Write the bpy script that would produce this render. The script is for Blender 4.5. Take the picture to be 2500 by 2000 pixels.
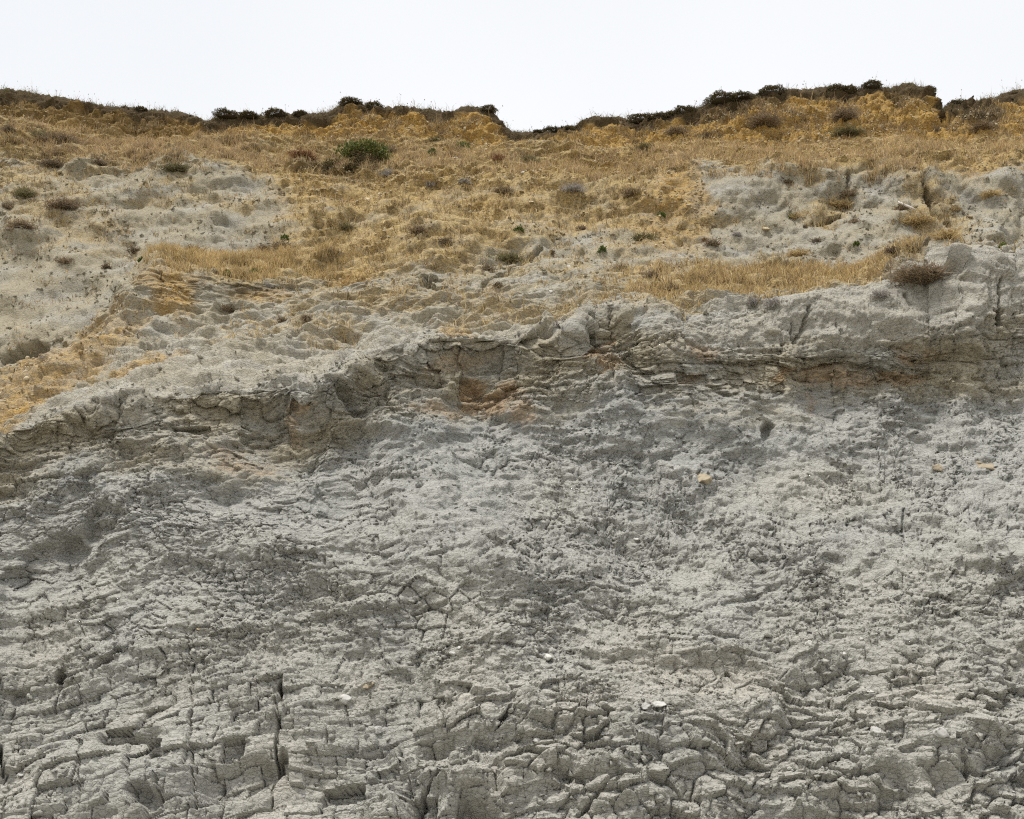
import bpy, math, random, time
T0 = time.time()
import numpy as np
for o in list(bpy.data.objects): bpy.data.objects.remove(o)
SC = bpy.context.scene; COL = SC.collection
random.seed(7); RNG = np.random.default_rng(11)
R = math.radians
# ------------------------------------------------------------------ camera
PITCH = R(22); HF = R(50); FPX = 1250/math.tan(HF/2); CAMZ = 1.6
cd = bpy.data.cameras.new('camera'); cam = bpy.data.objects.new('camera', cd); COL.objects.link(cam)
cam.location = (0, 0, CAMZ); cam.rotation_euler = (R(90)+PITCH, 0, 0)
cd.sensor_fit = 'HORIZONTAL'; cd.sensor_width = 36; cd.lens = 18/math.tan(HF/2); cd.clip_end = 2000; cd.clip_start = .05
SC.camera = cam
# ------------------------------------------------------------------ world: pale overcast sky
SUN_EL, SUN_AZ = R(66), R(222)      # azimuth clockwise from +Y: behind the camera, a little to the left
w = bpy.data.worlds.new('World'); SC.world = w; w.use_nodes = True
nt = w.node_tree; nt.nodes.clear()
def wn(t): return nt.nodes.new(t)
out = wn('ShaderNodeOutputWorld'); bg = wn('ShaderNodeBackground'); sky = wn('ShaderNodeTexSky')
sky.sky_type = 'NISHITA'; sky.sun_disc = False; sky.sun_elevation = SUN_EL; sky.sun_rotation = SUN_AZ
sky.air_density = 1.5; sky.dust_density = 4
tc = wn('ShaderNodeTexCoord'); nz = wn('ShaderNodeTexNoise'); nz.inputs['Scale'].default_value = 1.3; nz.inputs['Detail'].default_value = 3
nt.links.new(tc.outputs['Generated'], nz.inputs['Vector'])
cr = wn('ShaderNodeMapRange'); cr.inputs['From Min'].default_value = .3; cr.inputs['From Max'].default_value = .7
cr.inputs['To Min'].default_value = .84; cr.inputs['To Max'].default_value = .97
nt.links.new(nz.outputs['Fac'], cr.inputs['Value'])
mx = wn('ShaderNodeMix'); mx.data_type = 'RGBA'; mx.inputs['B'].default_value = (9.6, 9.75, 9.95, 1)
nt.links.new(cr.outputs[0], mx.inputs['Factor']); nt.links.new(sky.outputs[0], mx.inputs['A'])
nt.links.new(mx.outputs['Result'], bg.inputs['Color']); bg.inputs['Strength'].default_value = .085
nt.links.new(bg.outputs[0], out.inputs[0])
sd = bpy.data.lights.new('sun', 'SUN'); sun = bpy.data.objects.new('sun', sd); COL.objects.link(sun)
sd.energy = 2.6; sd.angle = R(10); sd.color = (1, .96, .9)
from mathutils import Vector
sv = Vector((math.sin(SUN_AZ)*math.cos(SUN_EL), math.cos(SUN_AZ)*math.cos(SUN_EL), math.sin(SUN_EL)))
sun.rotation_euler = (-sv).to_track_quat('-Z', 'Y').to_euler(); sun.location = (-10, -15, 40)
SC.view_settings.view_transform = 'Standard'; SC.view_settings.look = 'None'
SC.view_settings.exposure = .30; SC.view_settings.gamma = 1; SC.view_settings.use_curve_mapping = False
SC.render.engine = 'CYCLES'; SC.cycles.max_bounces = 3; SC.cycles.use_denoising = False; SC.cycles.filter_width = 1.2; SC.cycles.adaptive_threshold = .02
SC.render.resolution_x = 1024; SC.render.resolution_y = 819

# ------------------------------------------------------------------ helpers
F = np.float32
def h2(ix, iy, seed):
    h = (ix.astype(np.int64)*374761393 + iy.astype(np.int64)*668265263 + seed*974634777) & 0xffffffff
    h = ((h ^ (h >> 13))*1274126177) & 0xffffffff
    h = ((h ^ (h >> 16))*2246822519) & 0xffffffff
    return (h ^ (h >> 15)) & 0xffffffff
def hf(h, k):
    h = (h*(2654435761+2*k) + k*40503) & 0xffffffff
    h = ((h ^ (h >> 15))*2246822519) & 0xffffffff
    return ((h ^ (h >> 13)) & 0xffffff).astype(F)/F(0xffffff)
def gn(x, y, seed=0):
    ix = np.floor(x); iy = np.floor(y); fx = (x-ix).astype(F); fy = (y-iy).astype(F)
    ux = fx*fx*fx*(fx*(fx*6-15)+10); uy = fy*fy*fy*(fy*(fy*6-15)+10)
    def g(ox, oy):
        a = h2(ix+ox, iy+oy, seed).astype(F)*F(2*math.pi/4294967296.)
        return np.cos(a)*(fx-ox)+np.sin(a)*(fy-oy)
    a = g(0,0); b = g(1,0); c = g(0,1); d = g(1,1)
    ab = a+(b-a)*ux; c_ = c+(d-c)*ux
    return (ab+(c_-ab)*uy)*F(1.5)
def fbm(x, y, o, seed=0, gain=.5):
    r = 0; a = 1.
    for i in range(o):
        r = r+a*gn(x*2**i+13.7*i, y*2**i-7.1*i, seed+i); a *= gain
    return r
def ridged(x, y, o, seed=0):
    r = 0; a = 1.
    for i in range(o):
        r = r+a*(1-2*np.abs(gn(x*2**i+3.7*i, y*2**i-9.1*i, seed+i))); a *= .5
    return r-.9
def voro(x, y, seed):
    """F1, F2-F1, cell hash, offset to the cell's point"""
    ix = np.floor(x); iy = np.floor(y); fx = (x-ix).astype(F); fy = (y-iy).astype(F)
    d1 = np.full(x.shape, 9., F); d2 = np.full(x.shape, 9., F)
    hh = np.zeros(x.shape, np.int64); ox = np.zeros(x.shape, F); oy = np.zeros(x.shape, F)
    for j in (-1, 0, 1):
        for i in (-1, 0, 1):
            h = h2(ix+i, iy+j, seed)
            dx = i+.1+.8*(h & 0xffff).astype(F)/F(65535)-fx; dy = j+.1+.8*((h >> 16) & 0xffff).astype(F)/F(65535)-fy
            d = dx*dx+dy*dy
            n1 = d < d1
            d2 = np.where(n1, d1, np.minimum(d2, d)); d1 = np.where(n1, d, d1)
            hh = np.where(n1, h, hh); ox = np.where(n1, dx, ox); oy = np.where(n1, dy, oy)
    d1 = np.sqrt(d1); d2 = np.sqrt(d2)
    return d1, d2-d1, hh, ox, oy
def ss(x, a, b):
    t = np.clip((x-a)/(b-a), 0, 1); return t*t*(3-2*t)
def pchip(xk, yk, x):
    xk = np.asarray(xk, float); yk = np.asarray(yk, float)
    hk = np.diff(xk).reshape((-1,)+(1,)*(yk.ndim-1)); dl = np.diff(yk, axis=0)/hk
    m = np.zeros_like(yk)
    a, b = dl[:-1], dl[1:]
    w1 = 2*hk[1:]+hk[:-1]; w2 = hk[1:]+2*hk[:-1]
    with np.errstate(divide='ignore', invalid='ignore'):
        mm = (w1+w2)/(w1/a+w2/b)
    m[1:-1] = np.where(a*b > 0, mm, 0); m[0] = dl[0]; m[-1] = dl[-1]
    i = np.clip(np.searchsorted(xk, x)-1, 0, len(xk)-2)
    h = (xk[i+1]-xk[i]); t = (x-xk[i])/h
    sh = (-1,)+(1,)*(yk.ndim-1); t = t.reshape(sh); h = h.reshape(sh)
    return (2*t**3-3*t**2+1)*yk[i]+(t**3-2*t**2+t)*h*m[i]+(-2*t**3+3*t**2)*yk[i+1]+(t**3-t**2)*h*m[i+1]
CP, SP = math.cos(PITCH), math.sin(PITCH)
def at(px, py, D):
    a = (px-1250)/FPX; b = (1000-py)/FPX
    dy = CP-b*SP; t = D/dy
    return np.stack([a*t, D+0*a, CAMZ+(SP+b*CP)*t], -1)
def project(P):
    x, y, z = P[..., 0], P[..., 1], P[..., 2]-CAMZ
    d = y*CP+z*SP; u = -y*SP+z*CP
    d = np.where(d < .1, .1, d)
    return 1250+FPX*x/d, 1000-FPX*u/d, d
def tag(o, label=None, cat=None, group=None, kind=None):
    if label: o['label'] = label
    if cat: o['category'] = cat
    if group: o['group'] = group
    if kind: o['kind'] = kind
    return o
def mesh_obj(name, V, faces, mat, parent=None, smooth=False, attrs=None, link=True):
    """V (n,3); faces: int array (m,3|4) or list of lists"""
    me = bpy.data.meshes.new(name)
    V = np.ascontiguousarray(V, dtype=np.float32)
    if isinstance(faces, np.ndarray):
        n, k = faces.shape
        me.vertices.add(len(V)); me.vertices.foreach_set('co', V.ravel())
        me.loops.add(n*k); me.loops.foreach_set('vertex_index', faces.astype(np.int32).ravel())
        me.polygons.add(n); me.polygons.foreach_set('loop_start', np.arange(0, n*k, k, dtype=np.int32))
        if smooth: me.polygons.foreach_set('use_smooth', np.ones(n, bool))
        me.update(calc_edges=True)
    else:
        me.from_pydata([tuple(map(float, v)) for v in V], [], faces)
        if smooth: me.polygons.foreach_set('use_smooth', np.ones(len(me.polygons), bool))
    for an, av in (attrs or {}).items():
        a = me.attributes.new(an, 'FLOAT_COLOR', 'POINT')
        a.data.foreach_set('color', np.ascontiguousarray(av, dtype=np.float32).ravel())
    if mat: me.materials.append(mat)
    o = bpy.data.objects.new(name, me)
    if link: COL.objects.link(o)
    if parent: o.parent = parent
    return o

# ------------------------------------------------------------------ materials
def new_mat(name, rough=.9):
    m = bpy.data.materials.new(name); m.use_nodes = True
    b = m.node_tree.nodes['Principled BSDF']; b.inputs['Roughness'].default_value = rough
    b.inputs['Specular IOR Level'].default_value = .2
    return m, m.node_tree, b
class NB:
    def __init__(s, t): s.t = t; s.l = t.links
    def n(s, t, **k):
        x = s.t.nodes.new(t)
        for a, b in k.items(): setattr(x, a, b)
        return x
    def inp(s, node, name, v):
        if hasattr(v, 'links') or hasattr(v, 'is_linked'): s.l.new(v, node.inputs[name])
        else: node.inputs[name].default_value = v
    def noise(s, vec, scale, detail=4, rough=.6):
        x = s.n('ShaderNodeTexNoise'); s.l.new(vec, x.inputs['Vector'])
        x.inputs['Scale'].default_value = scale; x.inputs['Detail'].default_value = detail; x.inputs['Roughness'].default_value = rough
        return x.outputs['Fac']
    def rng(s, v, a, b, c=0., d=1.):
        x = s.n('ShaderNodeMapRange'); s.l.new(v, x.inputs['Value'])
        for nme, q in (('From Min', a), ('From Max', b), ('To Min', c), ('To Max', d)): x.inputs[nme].default_value = q
        return x.outputs[0]
    def math(s, op, a, b=0.):
        x = s.n('ShaderNodeMath', operation=op); s.inp(x, 0, a); s.inp(x, 1, b); return x.outputs[0]
    def mix(s, f, a, b, mode='MIX'):
        x = s.n('ShaderNodeMix', data_type='RGBA', blend_type=mode)
        s.inp(x, 'Factor', f); s.inp(x, 'A', a); s.inp(x, 'B', b); return x.outputs['Result']
def c4(r, g, b): return (r, g, b, 1.)
def cliff_mat():
    m, t, b = new_mat('cliff_earth', .95); k = NB(t)
    pos = k.n('ShaderNodeNewGeometry').outputs['Position']
    mp = k.n('ShaderNodeMapping'); mp.inputs['Scale'].default_value = (1, 1, 2.2); k.l.new(pos, mp.inputs['Vector']); bed = mp.outputs[0]
    A = k.n('ShaderNodeAttribute', attribute_name='mA'); B = k.n('ShaderNodeAttribute', attribute_name='mB')
    sa = k.n('ShaderNodeSeparateColor'); k.l.new(A.outputs['Color'], sa.inputs[0])
    sb = k.n('ShaderNodeSeparateColor'); k.l.new(B.outputs['Color'], sb.inputs[0])
    ochre, iron, thatch, olive = sa.outputs[0], sa.outputs[1], sa.outputs[2], A.outputs['Alpha']
    soil, pale, cell, warm = sb.outputs[0], sb.outputs[1], sb.outputs[2], B.outputs['Alpha']
    n1 = k.noise(pos, .7, 2); n2 = k.noise(bed, 3.5, 3); n3 = k.noise(bed, 16, 3, .7); n4 = k.noise(pos, 60, 2, .7)
    grey = k.mix(k.rng(n1, .38, .62), c4(.288, .293, .277), c4(.37, .368, .338))
    grey = k.mix(k.rng(n2, .35, .7), grey, c4(.40, .398, .368))
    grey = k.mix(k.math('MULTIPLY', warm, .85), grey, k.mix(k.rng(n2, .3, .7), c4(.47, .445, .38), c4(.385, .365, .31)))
    grey = k.mix(k.math('MULTIPLY', pale, .4), grey, c4(.55, .53, .465))
    def thr(v, nzv, sharp=.25):     # mask edge broken up by noise
        s_ = k.math('ADD', v, k.math('MULTIPLY', k.math('SUBTRACT', nzv, .5), 1.7))
        return k.math('MULTIPLY', k.rng(s_, .5-sharp, .5+sharp), k.rng(v, .04, .3))
    nm = k.math('ADD', k.math('MULTIPLY', n2, .5), k.math('MULTIPLY', n3, .5))
    col = k.mix(k.math('MULTIPLY', thr(olive, nm, .4), .8), grey, k.mix(n3, c4(.29, .248, .16), c4(.41, .36, .25)))
    col = k.mix(thr(ochre, nm, .5), col, k.mix(k.rng(n3, .3, .7), k.mix(k.rng(n2, .35, .65), c4(.20, .10, .02), c4(.38, .21, .035)), c4(.53, .365, .135)))
    col = k.mix(k.math('MULTIPLY', thr(iron, nm, .5), .62), col, k.mix(k.rng(n3, .3, .7), c4(.27, .16, .075), c4(.43, .28, .13)))
    col = k.mix(k.math('MULTIPLY', thr(thatch, nm, .5), .9), col, k.mix(k.rng(n3, .35, .65), c4(.29, .205, .09), c4(.54, .41, .19)))
    col = k.mix(thr(soil, nm, .3), col, k.mix(n3, c4(.06, .042, .02), c4(.13, .095, .05)))
    # each flake and lump a little different, plus fine grain
    cv = k.n('ShaderNodeCombineColor'); v = k.rng(cell, 0, 1, .86, 1.12)
    for i in range(3): k.l.new(v, cv.inputs[i])
    col = k.mix(1., col, cv.outputs[0], 'MULTIPLY')
    g = k.n('ShaderNodeCombineColor'); v = k.math('MULTIPLY', k.rng(n4, .25, .75, .82, 1.16), k.rng(n3, .25, .75, .86, 1.13))
    for i in range(3): k.l.new(v, g.inputs[i])
    col = k.mix(1., col, g.outputs[0], 'MULTIPLY')
    k.l.new(col, b.inputs['Base Color'])
    # fine relief: crumbs and hairline cracks
    vo = k.n('ShaderNodeTexVoronoi', feature='DISTANCE_TO_EDGE'); 
    wv = k.n('ShaderNodeVectorMath', operation='ADD'); k.l.new(bed, wv.inputs[0])
    nn = k.n('ShaderNodeTexNoise'); k.l.new(pos, nn.inputs['Vector']); nn.inputs['Scale'].default_value = 9; nn.inputs['Detail'].default_value = 1
    sc = k.n('ShaderNodeVectorMath', operation='SCALE'); k.l.new(nn.outputs['Color'], sc.inputs[0]); sc.inputs['Scale'].default_value = .16
    k.l.new(sc.outputs[0], wv.inputs[1]); k.l.new(wv.outputs[0], vo.inputs['Vector']); vo.inputs['Scale'].default_value = 11
    crk = k.rng(vo.outputs['Distance'], 0, .09)
    nh = k.noise(bed, 26, 3, .75)
    hgt = k.math('ADD', k.math('MULTIPLY', crk, .6), nh)
    bp = k.n('ShaderNodeBump'); bp.inputs['Strength'].default_value = .75; bp.inputs['Distance'].default_value = .024
    k.l.new(hgt, bp.inputs['Height']); k.l.new(bp.outputs[0], b.inputs['Normal'])
    return m
M_CLIFF = cliff_mat()
def attr_mat(name, rough=.8, trans=0.):
    m, t, b = new_mat(name, rough); k = NB(t)
    a = k.n('ShaderNodeAttribute', attribute_name='col')
    pos = k.n('ShaderNodeNewGeometry').outputs['Position']; n = k.noise(pos, 2.2, 4)
    g = k.n('ShaderNodeCombineColor'); v = k.rng(n, .3, .7, .62, 1.25)
    for i in range(3): k.l.new(v, g.inputs[i])
    k.l.new(k.mix(1., a.outputs['Color'], g.outputs[0], 'MULTIPLY'), b.inputs['Base Color'])
    if trans:
        tr = k.n('ShaderNodeBsdfTranslucent'); k.l.new(a.outputs['Color'], tr.inputs[0])
        ms = k.n('ShaderNodeMixShader'); ms.inputs[0].default_value = trans
        k.l.new(b.outputs[0], ms.inputs[1]); k.l.new(tr.outputs[0], ms.inputs[2]); k.l.new(ms.outputs[0], t.nodes['Material Output'].inputs[0])
    return m
M_BLADE = attr_mat('dry_plant', .8, .25)
M_LEAF = attr_mat('leaf', .6, .25)
def stone_mat(name, c1, c2, scale=9, rough=.8):
    m, t, b = new_mat(name, rough); k = NB(t)
    tcd = k.n('ShaderNodeTexCoord').outputs['Object']; oi = k.n('ShaderNodeObjectInfo').outputs['Random']
    n = k.noise(tcd, scale, 5, .65)
    col = k.mix(k.rng(n, .3, .7), c1, c2)
    g = k.n('ShaderNodeCombineColor'); v = k.rng(oi, 0, 1, .8, 1.12)
    for i in range(3): k.l.new(v, g.inputs[i])
    k.l.new(k.mix(1., col, g.outputs[0], 'MULTIPLY'), b.inputs['Base Color'])
    bp = k.n('ShaderNodeBump'); bp.inputs['Strength'].default_value = .5; bp.inputs['Distance'].default_value = .01
    k.l.new(k.noise(tcd, scale*4, 4, .7), bp.inputs['Height']); k.l.new(bp.outputs[0], b.inputs['Normal'])
    return m
M_FLINT = stone_mat('flint', c4(.50, .41, .25), c4(.70, .62, .47))
M_GREYSTONE = stone_mat('pale_mudstone', c4(.46, .45, .42), c4(.58, .57, .54))
M_WHITE = stone_mat('white_stone', c4(.50, .49, .46), c4(.68, .67, .63))
M_CREAM = stone_mat('cream_stone', c4(.55, .45, .28), c4(.68, .58, .40))
M_TAN = stone_mat('tan_ironstone', c4(.33, .28, .20), c4(.47, .40, .29))
M_WOOD = stone_mat('bleached_wood', c4(.55, .50, .46), c4(.72, .67, .62), 20)
M_BEACH = stone_mat('beach_shingle', c4(.28, .26, .22), c4(.40, .37, .31), 3)

# ------------------------------------------------------------------ the cliff: base surface
SKY = np.array([(-900,150),(-500,175),(-150,205),(0,229),(97,240),(214,260),(253,272),(351,279),(448,285),(480,296),(507,308),(522,301),(545,293),(623,291),(701,293),(760,287),(800,281),(850,264),(890,271),(936,271),(1014,273),(1088,287),(1108,281),(1131,271),(1190,275),(1205,285),(1221,308),(1248,332),(1267,336),(1326,335),(1384,331),(1400,324),(1423,307),(1501,298),(1574,300),(1640,290),(1683,280),(1717,268),(1767,255),(1809,247),(1871,240),(1934,229),(2017,226),(2092,232),(2122,222),(2155,226),(2218,215),(2251,224),(2264,225),(2271,243),(2284,276),(2293,280),(2330,268),(2393,256),(2460,236),(2500,229),(2700,215),(3000,240),(3600,250)], float)
#      px     B            ramp         a            b            c            d            M            R
TAB = {
 -900:[(1150,12.0),(1110,13.0),(1020,15.2),(1025,16.0),(940,17.5),(660,19.5),(400,21.3),(250,23.0)],
 -300:[(1110,12.3),(1075,13.3),(970,15.6),(980,16.6),(900,17.7),(640,19.5),(400,21.4),(265,23.1)],
    0:[(1066,12.6),(1030,13.6),(905,16.0),(922,17.2),(868,17.9),(620,19.6),(400,21.5),(280,23.2)],
  200:[(1000,12.8),(955,14.0),(832,16.0),(842,16.8),(800,17.8),(600,19.5),(410,21.3),(305,23.3)],
  330:[(985,12.9),(905,14.6),(745,16.3),(738,16.7),(715,17.3),(610,19.2),(415,21.1),(322,23.3)],
  400:[(978,12.9),(890,14.8),(735,16.4),(700,16.7),(668,16.9),(630,18.7),(420,21.0),(330,23.3)],
  600:[(955,13.0),(860,14.9),(750,16.3),(700,16.8),(672,17.0),(640,18.7),(425,21.0),(335,23.3)],
  790:[(947,12.9),(862,14.6),(768,16.0),(712,16.8),(682,17.3),(655,18.3),(440,20.8),(335,23.3)],
  930:[(872,13.4),(830,14.7),(768,16.0),(712,16.7),(685,17.3),(655,18.2),(440,20.8),(335,23.3)],
 1050:[(838,13.6),(802,14.8),(762,15.8),(722,16.6),(692,17.2),(652,18.1),(440,20.8),(338,23.2)],
 1250:[(828,13.7),(806,14.6),(766,15.6),(722,16.5),(692,17.2),(645,18.1),(432,21.0),(352,23.0)],
 1370:[(830,13.7),(806,14.4),(760,15.3),(718,16.2),(690,16.9),(640,18.1),(435,21.0),(356,23.0)],
 1450:[(768,14.0),(742,14.7),(722,15.4),(692,16.2),(672,16.8),(632,18.1),(440,21.0),(358,23.0)],
 1660:[(800,13.8),(765,14.4),(738,15.0),(716,15.6),(692,16.6),(645,18.2),(430,20.6),(345,23.0)],
 1850:[(745,14.0),(730,14.5),(721,15.0),(712,15.6),(692,16.8),(652,18.6),(405,20.4),(350,22.9)],
 2100:[(702,14.1),(690,14.6),(681,15.2),(676,15.8),(668,17.0),(645,18.6),(390,20.3),(352,22.8)],
 2350:[(668,14.2),(656,14.7),(650,15.3),(648,16.0),(645,17.0),(638,18.4),(395,20.4),(338,22.8)],
 2500:[(655,14.2),(645,14.7),(640,15.3),(638,16.0),(638,17.0),(630,18.4),(400,20.5),(322,23.0)],
 3600:[(640,14.2),(630,14.7),(625,15.3),(622,16.0),(620,17.0),(610,18.4),(390,20.5),(318,23.0)],
}
cpx = np.array(sorted(TAB)); tab = np.array([TAB[c] for c in cpx], float)      # cols, 8, 2
# column positions: dense in view, coarser beyond the frame's sides
ci = np.concatenate([np.linspace(-850, -110, 70, endpoint=False), np.linspace(-110, 2610, 950, endpoint=False), np.linspace(2610, 3500, 80)])
NC = len(ci)
T = pchip(cpx, tab.reshape(len(cpx), -1), ci).reshape(NC, 8, 2)
skyy = np.interp(ci, SKY[:, 0], SKY[:, 1])
Bp, Bd = T[:, 0, 0], T[:, 0, 1]
_z = np.zeros(NC)
Bp = Bp+15*gn(ci/80., _z, 601)+4*gn(ci/30., _z, 602); Bd = Bd+.15*gn(ci/110., _z, 603)+.02*gn(ci/36., _z, 604)
rt = ss(ci, 1480, 1680)                      # right part: thick cream bed above the dark recess
Bs = np.convolve(np.pad(Bp, 45, mode='edge'), np.ones(91)/91, 'valid')
Lp = (1-rt)*(.6*Bp+.4*Bs+62)+rt*(868+0*ci-np.clip(ci-2100, 0, 400)*.18); Ld = (1-rt)*(Bd+.10)+rt*(Bd-.26)
Up = (1-rt)*(Bs+175)+rt*(Lp+75); Bds = np.convolve(np.pad(Bd, 45, mode='edge'), np.ones(91)/91, 'valid')
Ud = (1-rt)*(Bds-.14)+rt*(Ld+.12)
und = .22*np.sin(ci/260.+.6)+.12*np.sin(ci/97.)
K = []
K.append(np.stack([(ci-1250)/FPX*7.0, 7.0+0*ci, -.3+0*ci], -1))
K.append(at(ci, 2170+0*ci, 9.7+und*.5)); K.append(at(ci, 2000+0*ci, 10.2+und*.6)); K.append(at(ci, 1700+0*ci, 11.1+und*.8))
K.append(at(ci, 1400+0*ci, 11.98+.12*rt+und)); K.append(at(ci, Up, Ud)); K.append(at(ci, Lp, Ld)); K.append(at(ci, Bp, Bd))
for j in range(1, 8): K.append(at(ci, T[:, j, 0], T[:, j, 1]))
sd_ = 24.1+.5*ss(ci, 2276, 2300)
Kz = at(ci, skyy+6, sd_-.12); Ks = at(ci, skyy, sd_)
K.append(Kz); K.append(Ks)
K.append(Ks*np.array([1.08, 1, 1])+np.array([0, 2.5, .12])); K.append(Ks*np.array([2.6, 1, 1])+np.array([0, 60, 1.0]))
K = np.array(K)                                # knots, cols, 3
ROWS = [6, 20, 118, 116, 146, 64, 44, 44, 60, 56, 30, 34, 50, 112, 56, 10, 14, 10]
step = np.maximum(np.linalg.norm(np.diff(K[:, 60:-60].mean(1), axis=0), axis=1), .05)
tk = np.concatenate([[0], np.cumsum(step)])
tv = np.concatenate([np.linspace(tk[i], tk[i+1], n, endpoint=False) for i, n in enumerate(ROWS)]+[[tk[-1]]])
krow = np.concatenate([[0], np.cumsum(ROWS)])
NR = len(tv)
P0 = pchip(tk, K.reshape(len(K), -1), tv).reshape(NR, NC, 3)
du = np.gradient(P0, axis=1); dv = np.gradient(P0, axis=0)
N0 = np.cross(du, dv); N0 /= np.linalg.norm(N0, axis=-1, keepdims=True)
for _ in range(6):                             # soften the direction of relief across folds
    N0[1:-1] = (N0[:-2]+2*N0[1:-1]+N0[2:])/4
N0 /= np.linalg.norm(N0, axis=-1, keepdims=True)
PX, PY, _d = project(P0)
X = P0[..., 0].astype(F); S = (P0[..., 2]*1.1+.6*np.clip(P0[..., 1]-np.convolve(np.pad(Bd, 45, mode='edge'), np.ones(91)/91, 'valid')[None, :], 0, 99)).astype(F)      # world coordinates along and up the face
PX = PX.astype(F); PY = PY.astype(F); X = X.astype(F)
print('grid', NR, NC, NR*NC)
row = np.arange(NR)[:, None]+np.zeros((1, NC), int)
# pixel coordinates with a ragged edge, for placing beds and stains
wx = PX+22*fbm(X*1.7, S*1.7, 3, 501)+8*gn(X*7, S*7, 505); wy = PY+16*fbm(X*1.5+9, S*1.5, 3, 511)+6*gn(X*7+5, S*7, 515)
Bl = np.convolve(np.pad(Bp, 40, mode='edge'), np.ones(81)/81, 'valid')[None, :].astype(F); Rl = T[:, 7, 0][None, :].astype(F); Sl = skyy[None, :].astype(F); Ml = T[:, 6, 0][None, :].astype(F); Llp = Lp[None, :].astype(F)
lower = ss(row, krow[7]+25, krow[7]-5)         # 1 below the edge
upper = 1-lower
inface = (row <= krow[7])
def ell(cx, cy, rx, ry, ang=0, soft=.5, W=True):
    x = (wx if W else PX)-cx; y = (wy if W else PY)-cy; c, s = math.cos(R(ang)), math.sin(R(ang))
    d = np.sqrt(((x*c+y*s)/rx)**2+((-x*s+y*c)/ry)**2)
    return ss(d, 1+soft, 1-soft*.6).astype(F)
def ells(L, soft=.8):
    r = np.zeros((NR, NC), F)
    for e in L: r = np.maximum(r, ell(*e[:5], soft=soft)*(e[5] if len(e) > 5 else 1))
    return r
# --- zone weights
wBlock = lower*ss(wy, 1500+40*np.sin(wx/400.), 1720)
wBlock = wBlock*(1-.75*ell(1620, 1680, 260, 70, 8))*(1-.6*ell(1130, 1600, 140, 60))
wLayer = np.where(PX < 1550, lower*ss(wy, Bl+260, Bl+90), lower*ss(wy, 1010, 930)*ss(wy, Llp-70, Llp-10)).astype(F)
wBed = np.where(PX < 1550, 0, lower*ss(wy, Llp+5, Llp-50)*ss(PX, 1500, 1650)).astype(F)
wCrumb = lower*(1-wBlock)*(1-.6*wLayer)*(1-wBed)
scarp = ss(row, krow[14]-10, krow[14]+6)*(row <= krow[16]).astype(F)
plateau = (row > krow[16]).astype(F)
wSlope = upper*(1-scarp)*(1-plateau)
ramp = upper*ss(row, krow[10]+8, krow[9]-20)
# --- masks of earth kinds
ochre = scarp+wSlope*ss(row, krow[13]+10, krow[14])*.7*(.6+.8*gn(X*.6, S*1.1, 79))
ochre = np.maximum(ochre, ells([(60,940,190,50,-22,.58),(230,850,120,40,-35,.56),(20,990,70,30,-20,.8),(320,905,75,13,-22,.6),(410,880,45,10,-15,.55),(420,705,50,50,-20,.75),(640,705,80,16,0,.5),
    (760,455,75,34,25,.85),(860,475,60,25,0,.7),(980,440,120,20,-5,.75),(1150,430,120,20,5,.65),(1340,425,90,26,5,.8),(1530,385,140,35,0,.8),(1640,470,55,70,30,.75),(1610,560,50,50,0,.6),(1590,660,40,20,0,.4),(860,670,40,28,0,.8),
    (1110,803,40,14,0,.5),(2390,395,120,25,0,.75),(1880,370,260,30,0,.8),(2150,350,150,35,0,.75),(1700,520,40,70,0,.55),(1270,500,90,25,0,.4),(1400,540,100,24,0,.35),(1000,560,60,20,0,.35)])*wSlope)
iron = lower*ells([(1150,940,22,16,0,1),(1185,975,60,16,-8,.95),(1240,945,30,14,0,.9),(1445,880,40,14,0,1),(1480,900,30,12,0,.8),(1100,890,60,20,-15,.55),(1270,1000,25,30,0,.7),(1200,995,25,14,0,.9),(1500,855,20,12,0,.9),
    (1920,915,35,12,-20,.85),(2050,925,70,16,0,.8),(2210,875,25,12,0,.9),(2200,925,50,10,0,.8),(1720,860,40,20,0,.6),(1680,925,30,14,0,.55),(1990,980,16,20,0,.5),(700,1030,25,40,-30,.6),(730,1000,20,12,0,.7),(600,1140,60,14,0,.45),(540,1110,50,16,0,.4),(2240,860,60,20,0,.4),(1060,995,60,14,0,.6)])
olive = np.maximum(wLayer*(.62+.5*gn(X*.9, S*1.6, 77)), lower*ells([(300,1060,240,50,-5,.5),(480,1110,200,60,0,.5),(600,1150,100,30,0,.5),(700,1040,120,60,0,.55),(1800,1010,200,40,0,.35)]))
olive = np.maximum(olive, wBed*.28)

pale = np.maximum(ramp*(.55+.5*gn(X*1.3, S*2, 81))*ss(PX, 60, 260), wBed*.18)
pale = np.maximum(pale, ells([(1720,810,120,22,0,.85),(1330,840,90,20,0,.7),(250,960,200,35,-22,.6)])*upper)
warm = np.maximum(lower*ss(wy, 1000, 1750)*(.55+.4*gn(X*1.1, S*1.4, 83)), lower*ells([(1700,1650,260,70,10,.9),(2000,1200,180,60,0,.55),(2250,1500,300,160,0,.5),(1350,1230,80,80,0,.4)]))  # fades towards the ledge: partly bluish-grey clay, partly ledge shade put into the colour
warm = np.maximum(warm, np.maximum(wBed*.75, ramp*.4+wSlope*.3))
left_face = ells([(180,640,330,230,0),(480,500,230,95,10),(60,840,140,70,-30)], .3)*wSlope
right_block = np.maximum(ells([(2080,530,470,115,3),(1800,480,190,65,12),(2420,540,200,130,0)], .3), 0)*wSlope
centre_grey = ells([(1500,600,170,40,12),(1380,640,190,45,0),(1320,580,60,40,0,.7),(1180,690,250,30,0,.8)])*wSlope
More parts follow.
